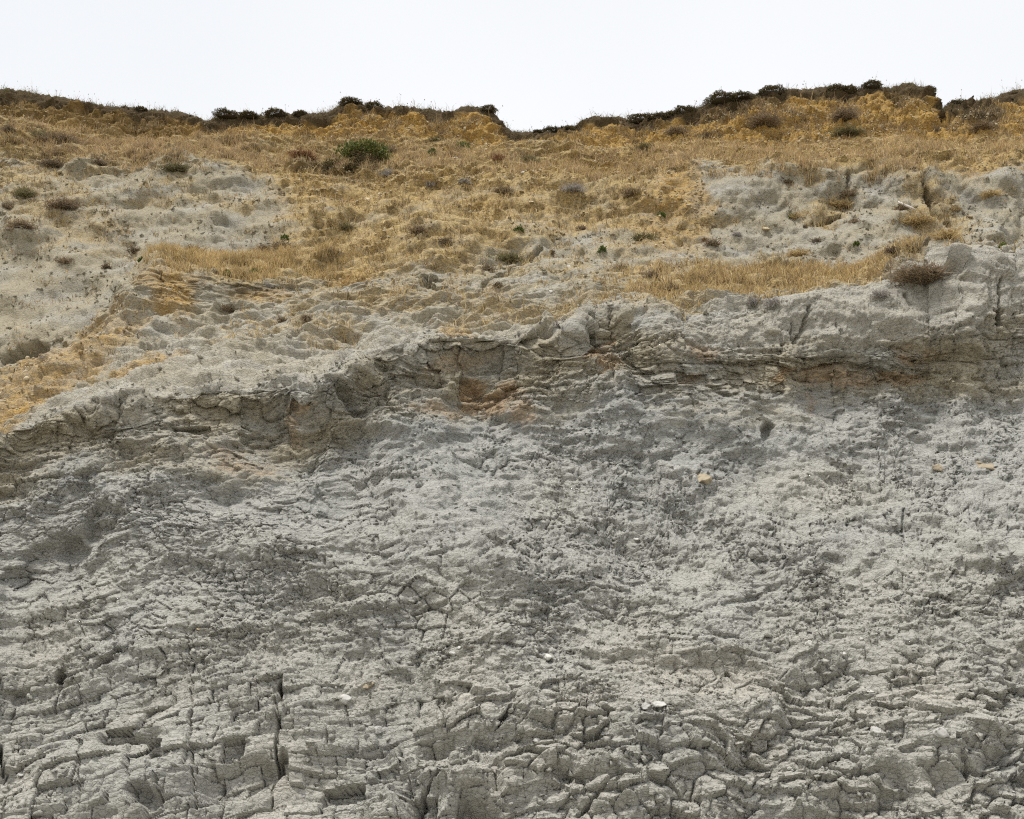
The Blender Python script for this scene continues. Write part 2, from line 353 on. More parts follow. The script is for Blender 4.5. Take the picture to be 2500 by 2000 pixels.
thatch = wSlope*np.maximum.reduce([ss(np.abs(PY-(Rl+42)), 85, 40)*.85, ss(PX, 600, 760)*ss(PX, 1720, 1500)*ss(PY, 400, 440)*ss(PY, 720, 640)*.72,
    ells([(560,640,180,30,0,1),(760,630,120,30,0,.8),(120,330,260,60,8,.8),(1900,680,290,34,0,1),(1680,690,150,45,0,.75),(2260,640,160,24,-5,.7),(2280,500,90,40,40,.6),(2050,495,60,22,-10,.5),(2290,540,70,35,50,.55),(1950,395,250,18,0,.7),(150,520,120,70,20,.45),(60,450,100,60,0,.45),(1500,760,160,30,0,.5),(700,800,200,30,0,.3),(1000,740,220,30,0,.45),(1250,770,140,20,0,.4)])])
thatch = thatch*(1-.75*left_face)*(1-.8*right_block)*(1-.75*centre_grey)
thatch = np.maximum(thatch, ells([(2280,500,90,30,40,.6),(2050,495,60,22,-10,.5),(2010,520,50,18,0,.5),(2290,540,70,35,50,.55),(150,520,130,60,20,.4),(60,440,100,60,0,.5),(420,470,80,30,0,.3),(580,500,40,18,0,.4),(1730,530,60,25,0,.35)])*wSlope)
thatch = np.clip(thatch+.35*fbm(X*1.3, S*2.2, 3, 91)*wSlope*(thatch > .05), 0, 1)
thatch = np.maximum(thatch, plateau)
soil = scarp*ss(PY, Sl+26+22*gn(X*1.3, S*0, 95), Sl+10)*(1.05+.3*gn(X*1.2, S*3, 97))
soil = np.maximum(soil, scarp*ss(PX, 560, 420)*.55)
soil = np.maximum(soil, ells([(2375,285,65,22,5,1),(370,282,60,20,5,.8),(330,285,40,12,5,.8),(1850,262,200,14,-14,.7),(880,275,60,18,10,.6),(2210,245,60,22,0,.7)])*scarp)
soil = np.maximum(soil, ells([(800,415,90,14,0,.6),(560,690,170,14,0,.5),(2240,675,100,18,-6,.5)])*wSlope)

olive = np.maximum(olive, wSlope*(.85+.06*left_face-.10*right_block-.28*ramp)*(.9+.6*gn(X*1.1, S*1.5, 85)))
ochre = np.maximum(ochre, wSlope*ss(PX, 600, 760)*ss(PX, 1800, 1600)*ss(PY, 400, 430)*ss(PY, 700, 600)*(.38+.6*gn(X*.9, S*1.3, 87))*(1-centre_grey))
# --- relief
disp = np.zeros((NR, NC), F)
big = fbm(X*.35, S*.35, 3, 1)*.42+fbm(X*1.1, S*1.1, 3, 5)*.055
disp += big*(lower*.9+wSlope*.7+scarp*.25)
lowf = .12*gn(X*1.6, S*1.6, 21); lows = .12*gn(X*1.6+50, S*1.6, 23)
wX = X+lowf+.026*gn(X*5, S*5, 22)+.005*gn(X*15, S*15, 28); wS = S+lows+.026*gn(X*5+50, S*5, 24)+.005*gn(X*15+9, S*15, 29)
dip = .24*ss(PX, 1500, 100)-.02
jX = X+.6*lowf+.012*gn(X*9, S*9, 25); jS = S+.5*lows+.05*gn(X*.7, S*.5, 26)+.010*gn(X*8+50, S*8, 27)
bX = jX+jS*.08; bS = jS-X*dip          # along / across the bedding
def sub(w): return np.flatnonzero(w.ravel() > .01)
def put(m, v, w):
    disp.ravel()[m] += (v*w.ravel()[m]).astype(F)
def flakes(w, x, y, sx, sy, amp, seed, tilt=1., crack=0., cw=.012, ids=False):
    """plates with their own height and tilt; some of the joints between them gape (crack, cw in metres)"""
    m = sub(w); xm = x.ravel()[m]; ym = y.ravel()[m]; f1, ed, h, ox, oy = voro(xm/sx, ym/sy, seed)
    d = (hf(h, 1)-.5)*1.1+tilt*((hf(h, 2)-.5)*ox+(hf(h, 3)-.3)*oy)*1.5
    d = d*amp
    if crack: d = d-crack*ss(ed*sy, cw, cw*.2)*ss(gn(xm*.45/sx, ym*.45/sy, seed+50)+.6*hf(h, 5), .05, .5)
    put(m, d, w)
    v = np.full(NR*NC, .5, F); v[m] = hf(h, 9); v = v.reshape(NR, NC)
    if not ids: return v
    hid = np.zeros(NR*NC, np.int64); hid[m] = h; e = np.zeros(NR*NC, F); e[m] = ed*sy
    return hid.reshape(NR, NC), e.reshape(NR, NC), v
def bricks(w, x, y, sx, sy, amp, seed, crack=.5, rnd=.02, cwx=.012):
    """beds broken by upright joints: id, own height, rounded rims"""
    m = sub(w); y = y.ravel()[m]/sy; x = x.ravel()[m]
    z0 = np.zeros_like(y)
    def bnd(j, sd): return j+.62*(hf(h2(j, z0, sd), 1)-.5)
    j = np.floor(y); lo = bnd(j, seed); j = np.where(y < lo, j-1, j); hi1 = bnd(j+1, seed); j = np.where(y >= hi1, j+1, j)
    lo = bnd(j, seed); hi = bnd(j+1, seed)
    xs = x/sx*(.7+.7*hf(h2(j, z0, seed+1), 2))+hf(h2(j, z0, seed+2), 3)*9
    i = np.floor(xs)
    def bx_(i): return i+.7*(hf(h2(i, j, seed+3), 1)-.5)
    l = bx_(i); i = np.where(xs < l, i-1, i); r = bx_(i+1); i = np.where(xs >= r, i+1, i); l = bx_(i); r = bx_(i+1)
    h = h2(i, j, seed+5)
    ey = np.minimum(y-lo, hi-y)*sy; ex = np.minimum(xs-l, r-xs)*sx
    u = (xs-l)/(r-l)-.5; v = (y-lo)/(hi-lo)-.5
    bed = gn((x*.9/sx*.35).astype(F), (j*7.31).astype(F), seed+6)
    gone = (hf(h, 4) < .12)
    d = (hf(h, 1)-.5)*1.0+bed*.6-gone*.7+(hf(h, 2)-.5)*u*1.2+(hf(h, 3)-.25)*v*.8
    rim = ss(ey, 0, rnd)*ss(ex, 0, rnd); open_ = hf(h, 6)
    d = d-crack*(1-ss(ex, 0, cwx))*(.15+open_)-crack*.55*(1-ss(ey, 0, .010))*(.3+hf(h, 7))-.12*(1-rim)
    put(m, d*amp, w)
    hid = np.zeros(NR*NC, np.int64); hid[m] = h; ed = np.zeros(NR*NC, F); ed[m] = np.minimum(ex, ey)
    v = np.full(NR*NC, .5, F); v[m] = hf(h, 9)
    return hid.reshape(NR, NC), ed.reshape(NR, NC), v.reshape(NR, NC)
patchy = ss(gn(X*.7, S*.9, 60), -.35, .2)
slab = ss(PX+260*gn(X*.5, S*.7, 59), 1120, 1020)                # upright-jointed slabs left, rounder rubble right
rub = wBlock*(1-slab); slb = wBlock*slab
hA1, edA1, vA1 = bricks(slb, bX, bS, .36, .15, .125, 31, .6, .014)
hA2, edA2, vA2 = flakes(rub, wX*.5+bX*.5, wS*.5+bS*.5, .26, .13, .10, 33, 1.25, .07, .016, True)
hA = np.where(slab > .5, hA1, hA2); edA = np.where(slab > .5, edA1, edA2-.003); vA = np.where(slab > .5, vA1, vA2)
hB, edB, vB = bricks(np.maximum(slb*(.35+.65*patchy), .7*wLayer*patchy), bX, bS, .16, .052, .050, 131, .6, .007)
vB2 = flakes(rub*.9+wLayer*.4, wX*.6+bX*.4, wS*.6+bS*.4, .115, .062, .034, 133, 1.2, .03, .010)
brk = .3+.9*ss(gn(X*.8, S*1.1, 66), -.25, .25)
vL3 = flakes(wLayer*(1.2-brk), wX, wS, .22, .14, .09, 233, 1.3, .06, .016)
_, _, vL = bricks(np.maximum(wLayer*brk, wBed*.3), bX, bS, .36, .17, .10, 231, .4, .03)
_, _, vM = bricks(wCrumb*.8*ss(gn(X*.6+4, S*.8, 65), .0, .35), bX, bS, .26, .11, .05, 331, .5, .02)
vC = flakes(wCrumb*(.35+.9*patchy), wX, wS, .24, .15, .034, 35, 1., .05, .013)
smo = .3+.7*ss(gn(X*.5, S*.6, 68)+.3*gn(X*1.7, S*2, 69), -.22, .22)
vD = flakes(np.maximum(wCrumb*smo, np.maximum(wBed*.7, wBlock*.12)), wX, wS, .105, .075, .018, 36, 1., .032, .012)
vE = flakes(lower*(.8-.5*wBlock)*(.4+.6*smo), wX, wS, .062, .046, .011, 37, 1.2, .014, .011)
cellv = .5+.5*((vE-.5)*.35+(vD-.5)*.45+(vC-.5)*.4+(vB-.5)*.5+(vB2-.5)*.4+(vA-.5)*.5)
# crumbling: scalloped breaks where sheets have fallen away
def scallop(f, n, amt):
    t = f*n; k = np.floor(t); r = t-k
    return (k+ss(r, .80, 1.))/n*amt
sc1 = fbm(wX*1.5, wS*2.1, 3, 141); sc2 = fbm(wX*4.2+3, wS*5.5, 3, 145)
disp += (lower*(1-.5*wBlock)*(scallop(sc1, 6., .075)+scallop(sc2, 4., .042))).astype(F)
disp += ridged(wX*6, wS*8, 3, 41)*.010*lower+ridged(wX*2.6, wS*3.6, 2, 41)*.022*wSlope
saw = lambda t: (t-np.floor(t))
disp += (ramp*.045*(1-saw(S/.22+1.1*fbm(X*.9, S*.9, 2, 45)))+ramp*scallop(fbm(wX*1.2, wS*4, 3, 155), 5., .10)).astype(F)
# soft slope: slumped lumps, terracettes, pits
slp = wSlope*(1-.55*ss(row, krow[12]+10, krow[12]-8))*(1-.6*np.clip(left_face+right_block+centre_grey, 0, 1))
vG = flakes(slp*(.3+.7*ss(gn(X*.5, S*.5, 64), -.2, .3)), wX, wS, .8, .42, .09, 38, 1.3, .06, .05)
vH = flakes(slp*.9+wSlope*.35, wX, wS, .26, .17, .045, 39, 1.3, .04, .03)
disp += slp*(fbm(X*2.3, S*2.8, 4, 47)*.06+.12*np.clip(gn(X*.9, S*2.1, 49), 0, 1)*(1-saw(S/.8+fbm(X*.4, S*.4, 2, 48))))
gface = np.clip(left_face+right_block+centre_grey, 0, 1)
disp += wSlope*(1-.6*gface)*(fbm(X*1.4, S*1.8, 4, 147)*.05+scallop(fbm(wX*1.8, wS*2.6, 3, 149), 4., .09)-.05*ss(gn(X*2.7, S*4.2, 148), .25, .42))
sedge = ss(PY, Sl+2, Sl+16)
disp += wSlope*gface*(scallop(fbm(wX*.8+.5*wS, wS*.8-.4*wX, 3, 159), 3., .13)+ridged(X*1.3+.5*S, S*.5, 3, 160)*.05)
vS = flakes(scarp*sedge, wX, wS, .45, .26, .10, 161, 1.4, .05, .03); vS2 = flakes(scarp*sedge, wX, wS, .17, .12, .05, 162, 1.3, .03, .02)
disp += scarp*sedge*(fbm(X*2., S*2.5, 4, 53)*.11+scallop(fbm(X*1.3, S*3, 3, 57), 4., .14)+ridged(X*1.1, S*.4, 2, 54)*.07+gn(X*8, S*9, 58)*.03)
# --- named hollows, fissures and noses (photo pixels, depth in metres; positive = stands out)
def blob(cx, cy, rx, ry, dep, ang=0, soft=.5):
    global disp
    disp += dep*ell(cx, cy, rx, ry, ang, soft)
def stroke(pts, wd, dep, sel=None):
    global disp
    pts = np.array(pts, float); x0, y0 = pts.min(0)-60; x1, y1 = pts.max(0)+60
    m = (PX > x0) & (PX < x1) & (PY > y0) & (PY < y1)
    if sel is not None: m &= sel
    x = (PX+5*gn(X*6, S*6, 71)+2.5*gn(X*16, S*16, 72))[m]; y = (PY+5*gn(X*6+31, S*6, 73)+2.5*gn(X*16+3, S*16, 74))[m]
    d = np.full(x.shape, 1e9, F)
    for a, b in zip(pts[:-1], pts[1:]):
        ab = b-a; t = np.clip(((x-a[0])*ab[0]+(y-a[1])*ab[1])/(ab@ab), 0, 1)
        d = np.minimum(d, np.hypot(x-a[0]-t*ab[0], y-a[1]-t*ab[1]))
    disp[m] += (dep*ss(d, wd, wd*.35)).astype(F)
UPR = row > krow[8]
for s_ in [([(2190,395),(2290,490),(2400,600)], 75, .22), ([(1700,520),(1900,430),(2080,410)], 60, .12), ([(560,430),(420,560),(330,690)], 80, .18), ([(120,560),(330,640)], 60, -.15), ([(1250,560),(1400,640)], 50, .1), ([(2080,450),(2020,560),(2060,640)], 50, -.12), ([(2470,420),(2440,560)], 60, .15), ([(700,620),(1000,560),(1300,590)], 50, .12)]:
    stroke(*s_, UPR)
for s_ in [  # fissures of the upper right block and slope
    ([(2074,418),(2080,442)], 8, -.3, UPR), ([(2240,400),(2243,425),(2262,470),(2285,520)], 9, -.7, UPR), ([(2285,520),(2330,560),(2375,600),(2372,645)], 7, -.45, UPR),
    ([(1972,545),(2010,535),(2070,513)], 6, -.35, UPR), ([(1180,690),(1270,645),(1320,612)], 9, -.3, UPR), ([(100,850),(0,880)], 18, -.5, UPR), ([(150,845),(60,885)], 12, -.4, UPR),
    ([(838,668),(850,690),(856,705)], 5, -.2, UPR), ([(392,665),(398,690)], 6, -.35, UPR),
    # right bed cracks
    ([(1970,750),(1968,790),(1950,835)], 5, -.3, None), ([(2425,690),(2428,780)], 4, -.35, None), ([(2428,775),(2430,790)], 10, -.5, None), ([(2200,725),(2205,750)], 5, -.3, None), ([(1935,790),(1950,850)], 3, -.15, None), ([(2040,790),(2050,815)], 3, -.15, None),
    # joints of the bottom left
    ([(465,1740),(466,1840),(472,1930),(470,1960)], 5, -.28, None), ([(465,1560),(463,1650),(466,1740)], 3, -.13, None), ([(680,1650),(672,1760),(668,1860),(650,1890)], 6, -.35, None), ([(205,1760),(212,1830),(200,1930)], 3, -.18, None),
    ([(392,1880),(388,1960)], 5, -.3, None), ([(0,1810),(5,1880)], 8, -.3, None), ([(315,1885),(320,1960)], 3, -.12, None), ([(405,1590),(408,1640)], 3, -.15, None),
    ([(230,1625),(300,1590)], 9, -.28, None), ([(985,1960),(1040,1890),(1070,1865)], 9, -.35, None), ([(1415,1985),(1480,1935),(1520,1915)], 7, -.2, None), ([(2470,1880),(2472,1960)], 3, -.2, None),
    ([(1220,1770),(1240,1735)], 7, -.22, None), ([(1500,1760),(1440,1775)], 5, -.15, None), ([(1785,1640),(1805,1660)], 9, -.3, None), ([(1000,850),(1180,815)], 4, -.0, None),
    ([(1165,1370),(1240,1330)], 7, -.12, None), ([(1055,1370),(1140,1350)], 6, -.10, None), ([(1000,1495),(1060,1480),(1090,1470)], 6, -.16, None), ([(1310,1500),(1420,1455)], 8, -.14, None), ([(1330,1470),(1440,1430),(1550,1435)], 5, -.12, None),
    ([(1770,1475),(1850,1455),(1900,1430)], 8, -.16, None), ([(2200,1290),(2212,1240)], 4, -.2, None), ([(2120,1365),(2160,1345)], 4, -.12, None), ([(2050,1120),(2110,1085)], 7, -.15, None), ([(1590,1120),(1640,1105)], 8, -.18, None), ([(1740,890),(1860,890),(1930,900)], 10, -.2, None), ([(2020,905),(2150,905),(2200,925)], 9, -.22, None), ([(1400,870),(1520,880),(1640,950)], 9, -.18, None), ([(1140,930),(1165,950)], 14, -.35, None), ([(1130,960),(1260,955)], 6, -.15, None), ([(640,1030),(720,1000)], 8, -.2, None), ([(850,960),(870,1010)], 14, -.3, None)]:
    up_ = s_[3] is not None or s_[0][0][1] > 1540
    stroke(s_[0], s_[1]*(.8 if up_ else 1.1), s_[2]*(.8 if up_ else .4), s_[3])
for b_ in [(140,1645,11,10,-.5),(395,1848,14,8,-.35),(350,1945,34,22,-.25),(690,1835,14,26,-.22,0,.2),(580,1880,95,38,-.16,-18,.25),(330,1810,80,25,-.16,-8),(135,1375,75,60,-.18,0),(210,1320,70,35,-.14,-30),(40,1440,40,45,-.15),(255,1280,50,35,-.2,-50),(330,1260,60,25,-.15,-40),
    (480,1230,110,40,-.12,-20),(560,1320,140,60,.16),(100,1200,130,40,.12,-25),(1050,690,26,9,-.35),(1870,1060,12,22,-.2),(1640,1145,26,22,.1),(2395,1350,40,40,.22),(2450,1390,60,30,.15,-30),(2180,1260,90,25,.1),
    (1330,815,50,8,-.3,-18),(1340,795,22,14,.15),(1500,1570,110,30,.08),(870,1860,120,50,-.12),(1020,1930,50,60,-.22,-35),(930,1940,60,50,.15,-35),(1180,1960,50,24,-.18),(1240,1880,130,45,.14),(1430,1860,90,30,.16),(1360,1755,110,30,.14),(1500,1935,120,28,.16,-5),(1800,1760,100,50,.12),(1690,1650,120,40,-.16),(2000,1720,70,90,-.18,20),(2300,1850,130,45,.18,-15),(2390,1860,60,45,-.18,-25),(1150,1820,120,40,-.2),(2100,1900,100,40,.12),(1900,1930,120,40,.1),
    (2170,285,120,40,.08),(1970,300,150,45,.08),(1120,310,90,30,.06),(2370,290,60,18,.18,0,.3),(2360,600,70,40,.25,-30),(1870,640,25,14,.15),(2230,655,80,25,.3),(2060,600,40,20,.12),(1560,470,80,20,.15,20),(800,408,95,12,.2),(810,530,40,22,.25),(560,770,90,18,-.12),(570,760,60,25,.2),(1100,620,70,25,.15,-20),(230,405,50,14,.2),(440,412,55,10,.18),(70,560,60,20,.18),(40,350,30,18,.2),
    (1020,1120,90,130,.2),(1230,1090,120,60,-.12),(760,1090,160,60,-.2),(1750,990,100,60,.1),(2300,980,130,60,.15),(420,1060,120,50,.12)]:
    blob(*b_)
disp = disp*np.where(row >= krow[15], np.clip((krow[16]-row)/8., 0, 1)*.6, 1)
# turf overhang at the very edge
disp += (scarp*ss(PY, Sl+20+10*gn(X*3, X*0, 98), Sl+10)*(.12+.07*gn(X*1.1, X*0, 99))*(row < krow[16])).astype(F)
# push direction: normal, tipped toward the sea so ledges overhang
hs_ = .5*wSlope[:, 1:-1]+.35*(wCrumb*ss(PY, 1300, 1050))[:, 1:-1]; disp[:, 1:-1] = hs_*.5*(disp[:, :-2]+disp[:, 2:])+(1-hs_)*disp[:, 1:-1]
dirv = N0.copy(); dirv[..., 2] -= lower*(.48-.26*wBlock-.1*wLayer)+(.55*(1-ramp)+.25*ramp)*wSlope; dirv[..., 1] -= .12*lower+.25*wSlope
dirv /= np.linalg.norm(dirv, axis=-1, keepdims=True)
P = P0+dirv*disp[..., None]
# skyline: uneven turf
tz = ((.05*gn(X*3, X*0, 201)+.06*gn(X*9, X*0+3, 202)+.03*gn(X*23, X*0, 203))*np.exp(-((row-krow[16])/7.)**2))
P[..., 2] += tz
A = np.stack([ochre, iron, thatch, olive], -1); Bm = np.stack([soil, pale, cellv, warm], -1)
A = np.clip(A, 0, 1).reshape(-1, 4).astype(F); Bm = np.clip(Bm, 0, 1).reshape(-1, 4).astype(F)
PF = P.reshape(-1, 3).astype(F)
qx, qy, qd = project(P)

# ------------------------------------------------------------------ split into the setting's pieces
i0 = (np.arange(NR-1)[:, None]*NC+np.arange(NC-1)[None, :])
quads = np.stack([i0, i0+1, i0+NC+1, i0+NC], -1)          # NR-1, NC-1, 4
frow = np.arange(NR-1)[:, None]+np.zeros((1, NC-1), int)
part = np.zeros((NR-1, NC-1), int)
part[frow >= krow[7]] = 1; part[frow >= krow[14]] = 2; part[frow >= krow[16]+3] = 3
# the largest mudstone blocks of the bottom band become pieces of their own
fw = wBlock[:-1, :-1]; fe = edA[:-1, :-1]; fh = hA[:-1, :-1]; fx = qx[:-1, :-1]; fy = qy[:-1, :-1]
sel = (part == 0) & (fw > .45) & (fe > .008) & (fx > -40) & (fx < 2540) & (fy < 2040)
ids, inv, cnt = np.unique(fh[sel], return_inverse=True, return_counts=True)
order = np.argsort(-cnt)[:300]; order = order[cnt[order] > 60]
lut = np.full(len(ids), -1); lut[order] = np.arange(len(order))
blk = np.full(part.shape, -1); blk[sel] = lut[inv]
part[blk >= 0] = 9
def grid_piece(name, q, parent=None):
    u, v = np.unique(q.ravel(), return_inverse=True)
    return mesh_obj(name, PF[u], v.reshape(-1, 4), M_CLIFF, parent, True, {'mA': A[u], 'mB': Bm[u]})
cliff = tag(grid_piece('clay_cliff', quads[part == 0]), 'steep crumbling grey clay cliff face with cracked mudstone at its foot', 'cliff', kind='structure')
slope = tag(grid_piece('grassy_slope', quads[part == 1]), 'slumped slope of grey clay and dry grass above the cliff face', 'slope', kind='structure')
scp = tag(grid_piece('ochre_scarp', quads[part == 2]), 'ochre gravel scarp under dark turf along the skyline', 'scarp', kind='structure')
top = tag(grid_piece('cliff_top', quads[part == 3]), 'grassy plateau behind the cliff edge', 'cliff top', kind='structure')
bq = quads[part == 9]; bi = blk[part == 9]; so = np.argsort(bi, kind='stable'); bq = bq[so]; bi = bi[so]
cuts = np.flatnonzero(np.diff(bi))+1
for q in np.split(bq, cuts): grid_piece('rock_block', q, cliff)
# beach in front of the cliff foot, out to the horizon
bx = np.linspace(-1, 1, 61); bx = np.sign(bx)*np.abs(bx)**3*900; by = np.concatenate([[-900, -400, -150, -60, -30], np.linspace(-15, 8, 30), [9, 12]])
BX, BY = np.meshgrid(bx, by); BZ = -.02+.06*gn(BX*.4, BY*.4, 301)*(np.abs(BX) < 60)-.004*np.clip(-BY, 0, 300)
n_ = len(bx); i_ = (np.arange(len(by)-1)[:, None]*n_+np.arange(n_-1)[None, :]); 
tag(mesh_obj('beach', np.stack([BX, BY, BZ], -1).reshape(-1, 3), np.stack([i_, i_+1, i_+n_+1, i_+n_], -1).reshape(-1, 4), M_BEACH, None, True), 'shingle beach below the cliff', 'beach', kind='structure')

# ------------------------------------------------------------------ placing things on the surface
flat_q = np.stack([qx.ravel(), qy.ravel()], -1).astype(F); flat_d = qd.ravel()
def ground(px, py, rad=5):
    while True:
        m = np.flatnonzero((np.abs(flat_q[:, 0]-px) < rad) & (np.abs(flat_q[:, 1]-py) < rad))
        if len(m): break
        rad *= 1.6
    dm = flat_d[m]; m = m[dm < dm.min()+.35]
    i = m[np.argmin((flat_q[m, 0]-px)**2+(flat_q[m, 1]-py)**2)]
    r, c = divmod(int(i), NC)
    return PF[i].astype(float), N0[r, c], float(flat_d[i])
from mathutils import Matrix, Quaternion
# --- stones
def rock_mesh(seed, flat=.6, ang=.25, res=3):
    rg = np.random.default_rng(seed)
    import bmesh
    bm = bmesh.new(); bmesh.ops.create_icosphere(bm, subdivisions=res, radius=1)
    V = np.array([v.co[:] for v in bm.verts]); Fc = np.array([[v.index for v in f.verts] for f in bm.faces]); bm.free()
    for _ in range(14):                         # knock flat faces on it
        n = rg.normal(size=3); n /= np.linalg.norm(n); c = rg.uniform(.45, .85); d = V@n
        V = V-np.outer(np.clip(d-c, 0, 9)*.9, n)
    V += .10*ang*np.stack([gn((V[:, 0]*2+V[:, 2]).astype(F), (V[:, 1]*2).astype(F), seed+i) for i in range(3)], -1)*4
    V *= np.array([1, rg.uniform(.6, .8), flat])
    return V, Fc
ROCKS = [rock_mesh(900+i, f) for i, f in enumerate((.45, .6, .35, .75, .5, .55))]
def stone(name, px, py, wpx, label, mat, kind=0, rz=None, tilt=.3, cat='stone', up=.35, group=None, hs=1.):
    p, n, d = ground(px, py)
    V, Fc = ROCKS[kind % len(ROCKS)]; s = wpx/2*d/FPX; V = V+np.random.default_rng(int(px)).normal(0, .045, V.shape)
    o = mesh_obj(name, V*np.array([1, 1, hs])*s, Fc, mat, None, False)
    nn = Vector(n)*tilt+Vector((0, -.25, 1-tilt)); q = nn.to_track_quat('Z', 'Y')
    o.rotation_euler = (q @ Quaternion((0, 0, 1), random.uniform(-.5, .5) if rz is None else rz)).to_euler()
    o.location = Vector(p)+Vector(n)*s*up*.5
    return tag(o, label, cat, 'loose stones on the cliff')
for a in [
 (485,1537,18,'cream oval pebble on dark grey crumbs, left of centre',M_CREAM,0),
 (1553,1316,20,'white flat oval pebble halfway up the grey clay face',M_WHITE,2),
 (1978,1568,26,'pale angular stone above the brown earth gully at right',M_WHITE,3),
 (2060,1597,20,'white rounded pebble right of the brown earth gully',M_WHITE,1),
 (2126,1688,34,'pale flat stone lying on loose crumbs at right',M_WHITE,0),
 (2108,1760,32,'narrow pale slab tipped beside the largest loose stone',M_GREYSTONE,4),
 (2143,1780,46,'largest loose pale stone at the foot of the brown gully',M_WHITE,1),
 (2298,1787,44,'pale square block standing on slabs near the right edge',M_GREYSTONE,3),
 (2436,1873,11,'small bright white round pebble near the right edge',M_WHITE,3),
 (1340,1605,26,'white pointed stone in the dark hollow right of centre',M_WHITE,1),
 (1361,1613,11,'tiny white chip beside the white pointed stone',M_WHITE,3),
 (1446,1722,26,'grey rounded stone under the brown earth bank',M_GREYSTONE,3),
 (1474,1720,18,'small cream flat stone right of the grey rounded stone',M_CREAM,0),
 (1310,1808,22,'white upright stone in the hollow above the stepped slabs',M_WHITE,4),
 (1227,1799,22,'flat white stone left of the white upright stone',M_WHITE,2),
 (1104,1594,26,'grey flat stone on the rubble at centre',M_GREYSTONE,0),
 (1122,1583,14,'small pale chip above the grey flat stone at centre',M_GREYSTONE,5),
 (1577,1727,32,'pale angular slab at the lower edge of the brown earth',M_GREYSTONE,5),
 (1610,1722,44,'long pale slab right of the pale angular slab',M_GREYSTONE,2),
 (1565,1800,16,'small pale stone below the pale slabs at centre right',M_GREYSTONE,1),
 (845,1708,42,'smooth pale boulder bedded in slabs left of centre',M_GREYSTONE,1),
 (920,1780,36,'pale rounded block in the broken rubble left of centre',M_GREYSTONE,3),
 (898,1672,36,'ochre stained lump on the grey mudstone left of centre',M_TAN,5),
 (50,1893,24,'flat grey disc stone on the layered mudstone at far left',M_GREYSTONE,2),
 (1870,563,26,'cream oblong stone on the grey clay of the upper right',M_CREAM,2),
 (1391,650,15,'white pebble perched on a dark lump above the cliff edge',M_WHITE,3),
 (1275,421,17,'white stone on the ochre bank below the gap in the skyline',M_WHITE,0),
 (1110,384,18,'white flat stone below the reddish brown tuft',M_WHITE,2),
 (805,512,42,'rust brown boulder at the top left of the straw slope',M_TAN,3),
 (1294,496,20,'pale flat stone in the middle of the straw slope',M_CREAM,2),
 (895,487,20,'cream stone below the grey lavender twigs',M_CREAM,4),
 (1345,713,14,'small pale stone just behind the cliff edge at centre',M_WHITE,3),
 (880,762,18,'grey flat stone on the cream ramp left of centre',M_GREYSTONE,2),
 (2105,1560,14,'grey pebble in the small landslip right of the cream pebble',M_GREYSTONE,1),
 (1712,1170,64,'tan ironstone lump standing out of the grey face at right',M_TAN,5),
 (2405,1140,96,'long tan ironstone slab near the right edge',M_TAN,2),
 (2290,1143,42,'short tan ironstone slab left of the long one',M_TAN,4)]:
    stone('stone', *a, up=-.15 if a[4] is M_TAN else .1)
# pale weathered stick on the right block
p, n, d = ground(2210, 512); L = 34*d/FPX
def tube(path, rad, seg=6):
    path = np.array(path, float); rad = np.broadcast_to(rad, len(path)); V = []; Fs = []
    for i, pnt in enumerate(path):
        tdir = path[min(i+1, len(path)-1)]-path[max(i-1, 0)]; tdir /= np.linalg.norm(tdir)
        a = np.cross(tdir, (0, .3, 1)); a /= np.linalg.norm(a); b = np.cross(tdir, a)
        for k in range(seg):
            an = 2*math.pi*k/seg; V.append(pnt+rad[i]*(math.cos(an)*a+math.sin(an)*b))
    for i in range(len(path)-1):
        for k in range(seg): Fs.append([i*seg+k, i*seg+(k+1) % seg, (i+1)*seg+(k+1) % seg, (i+1)*seg+k])
    Fs.append(list(range(seg))[::-1]); Fs.append([(len(path)-1)*seg+k for k in range(seg)])
    return np.array(V), Fs
st = [np.array([x*L, -.03*math.sin(x*3), -x*L*.72]) for x in np.linspace(-.55, .55, 7)]
V, Fs = tube(st, [.02, .03, .028, .026, .024, .02, .012]); o = mesh_obj('stick', V, Fs, M_WOOD, None, True); o.location = Vector(p)+Vector(n)*.10
tag(o, 'bleached straight stick lying on the grey clay of the upper right', 'stick')

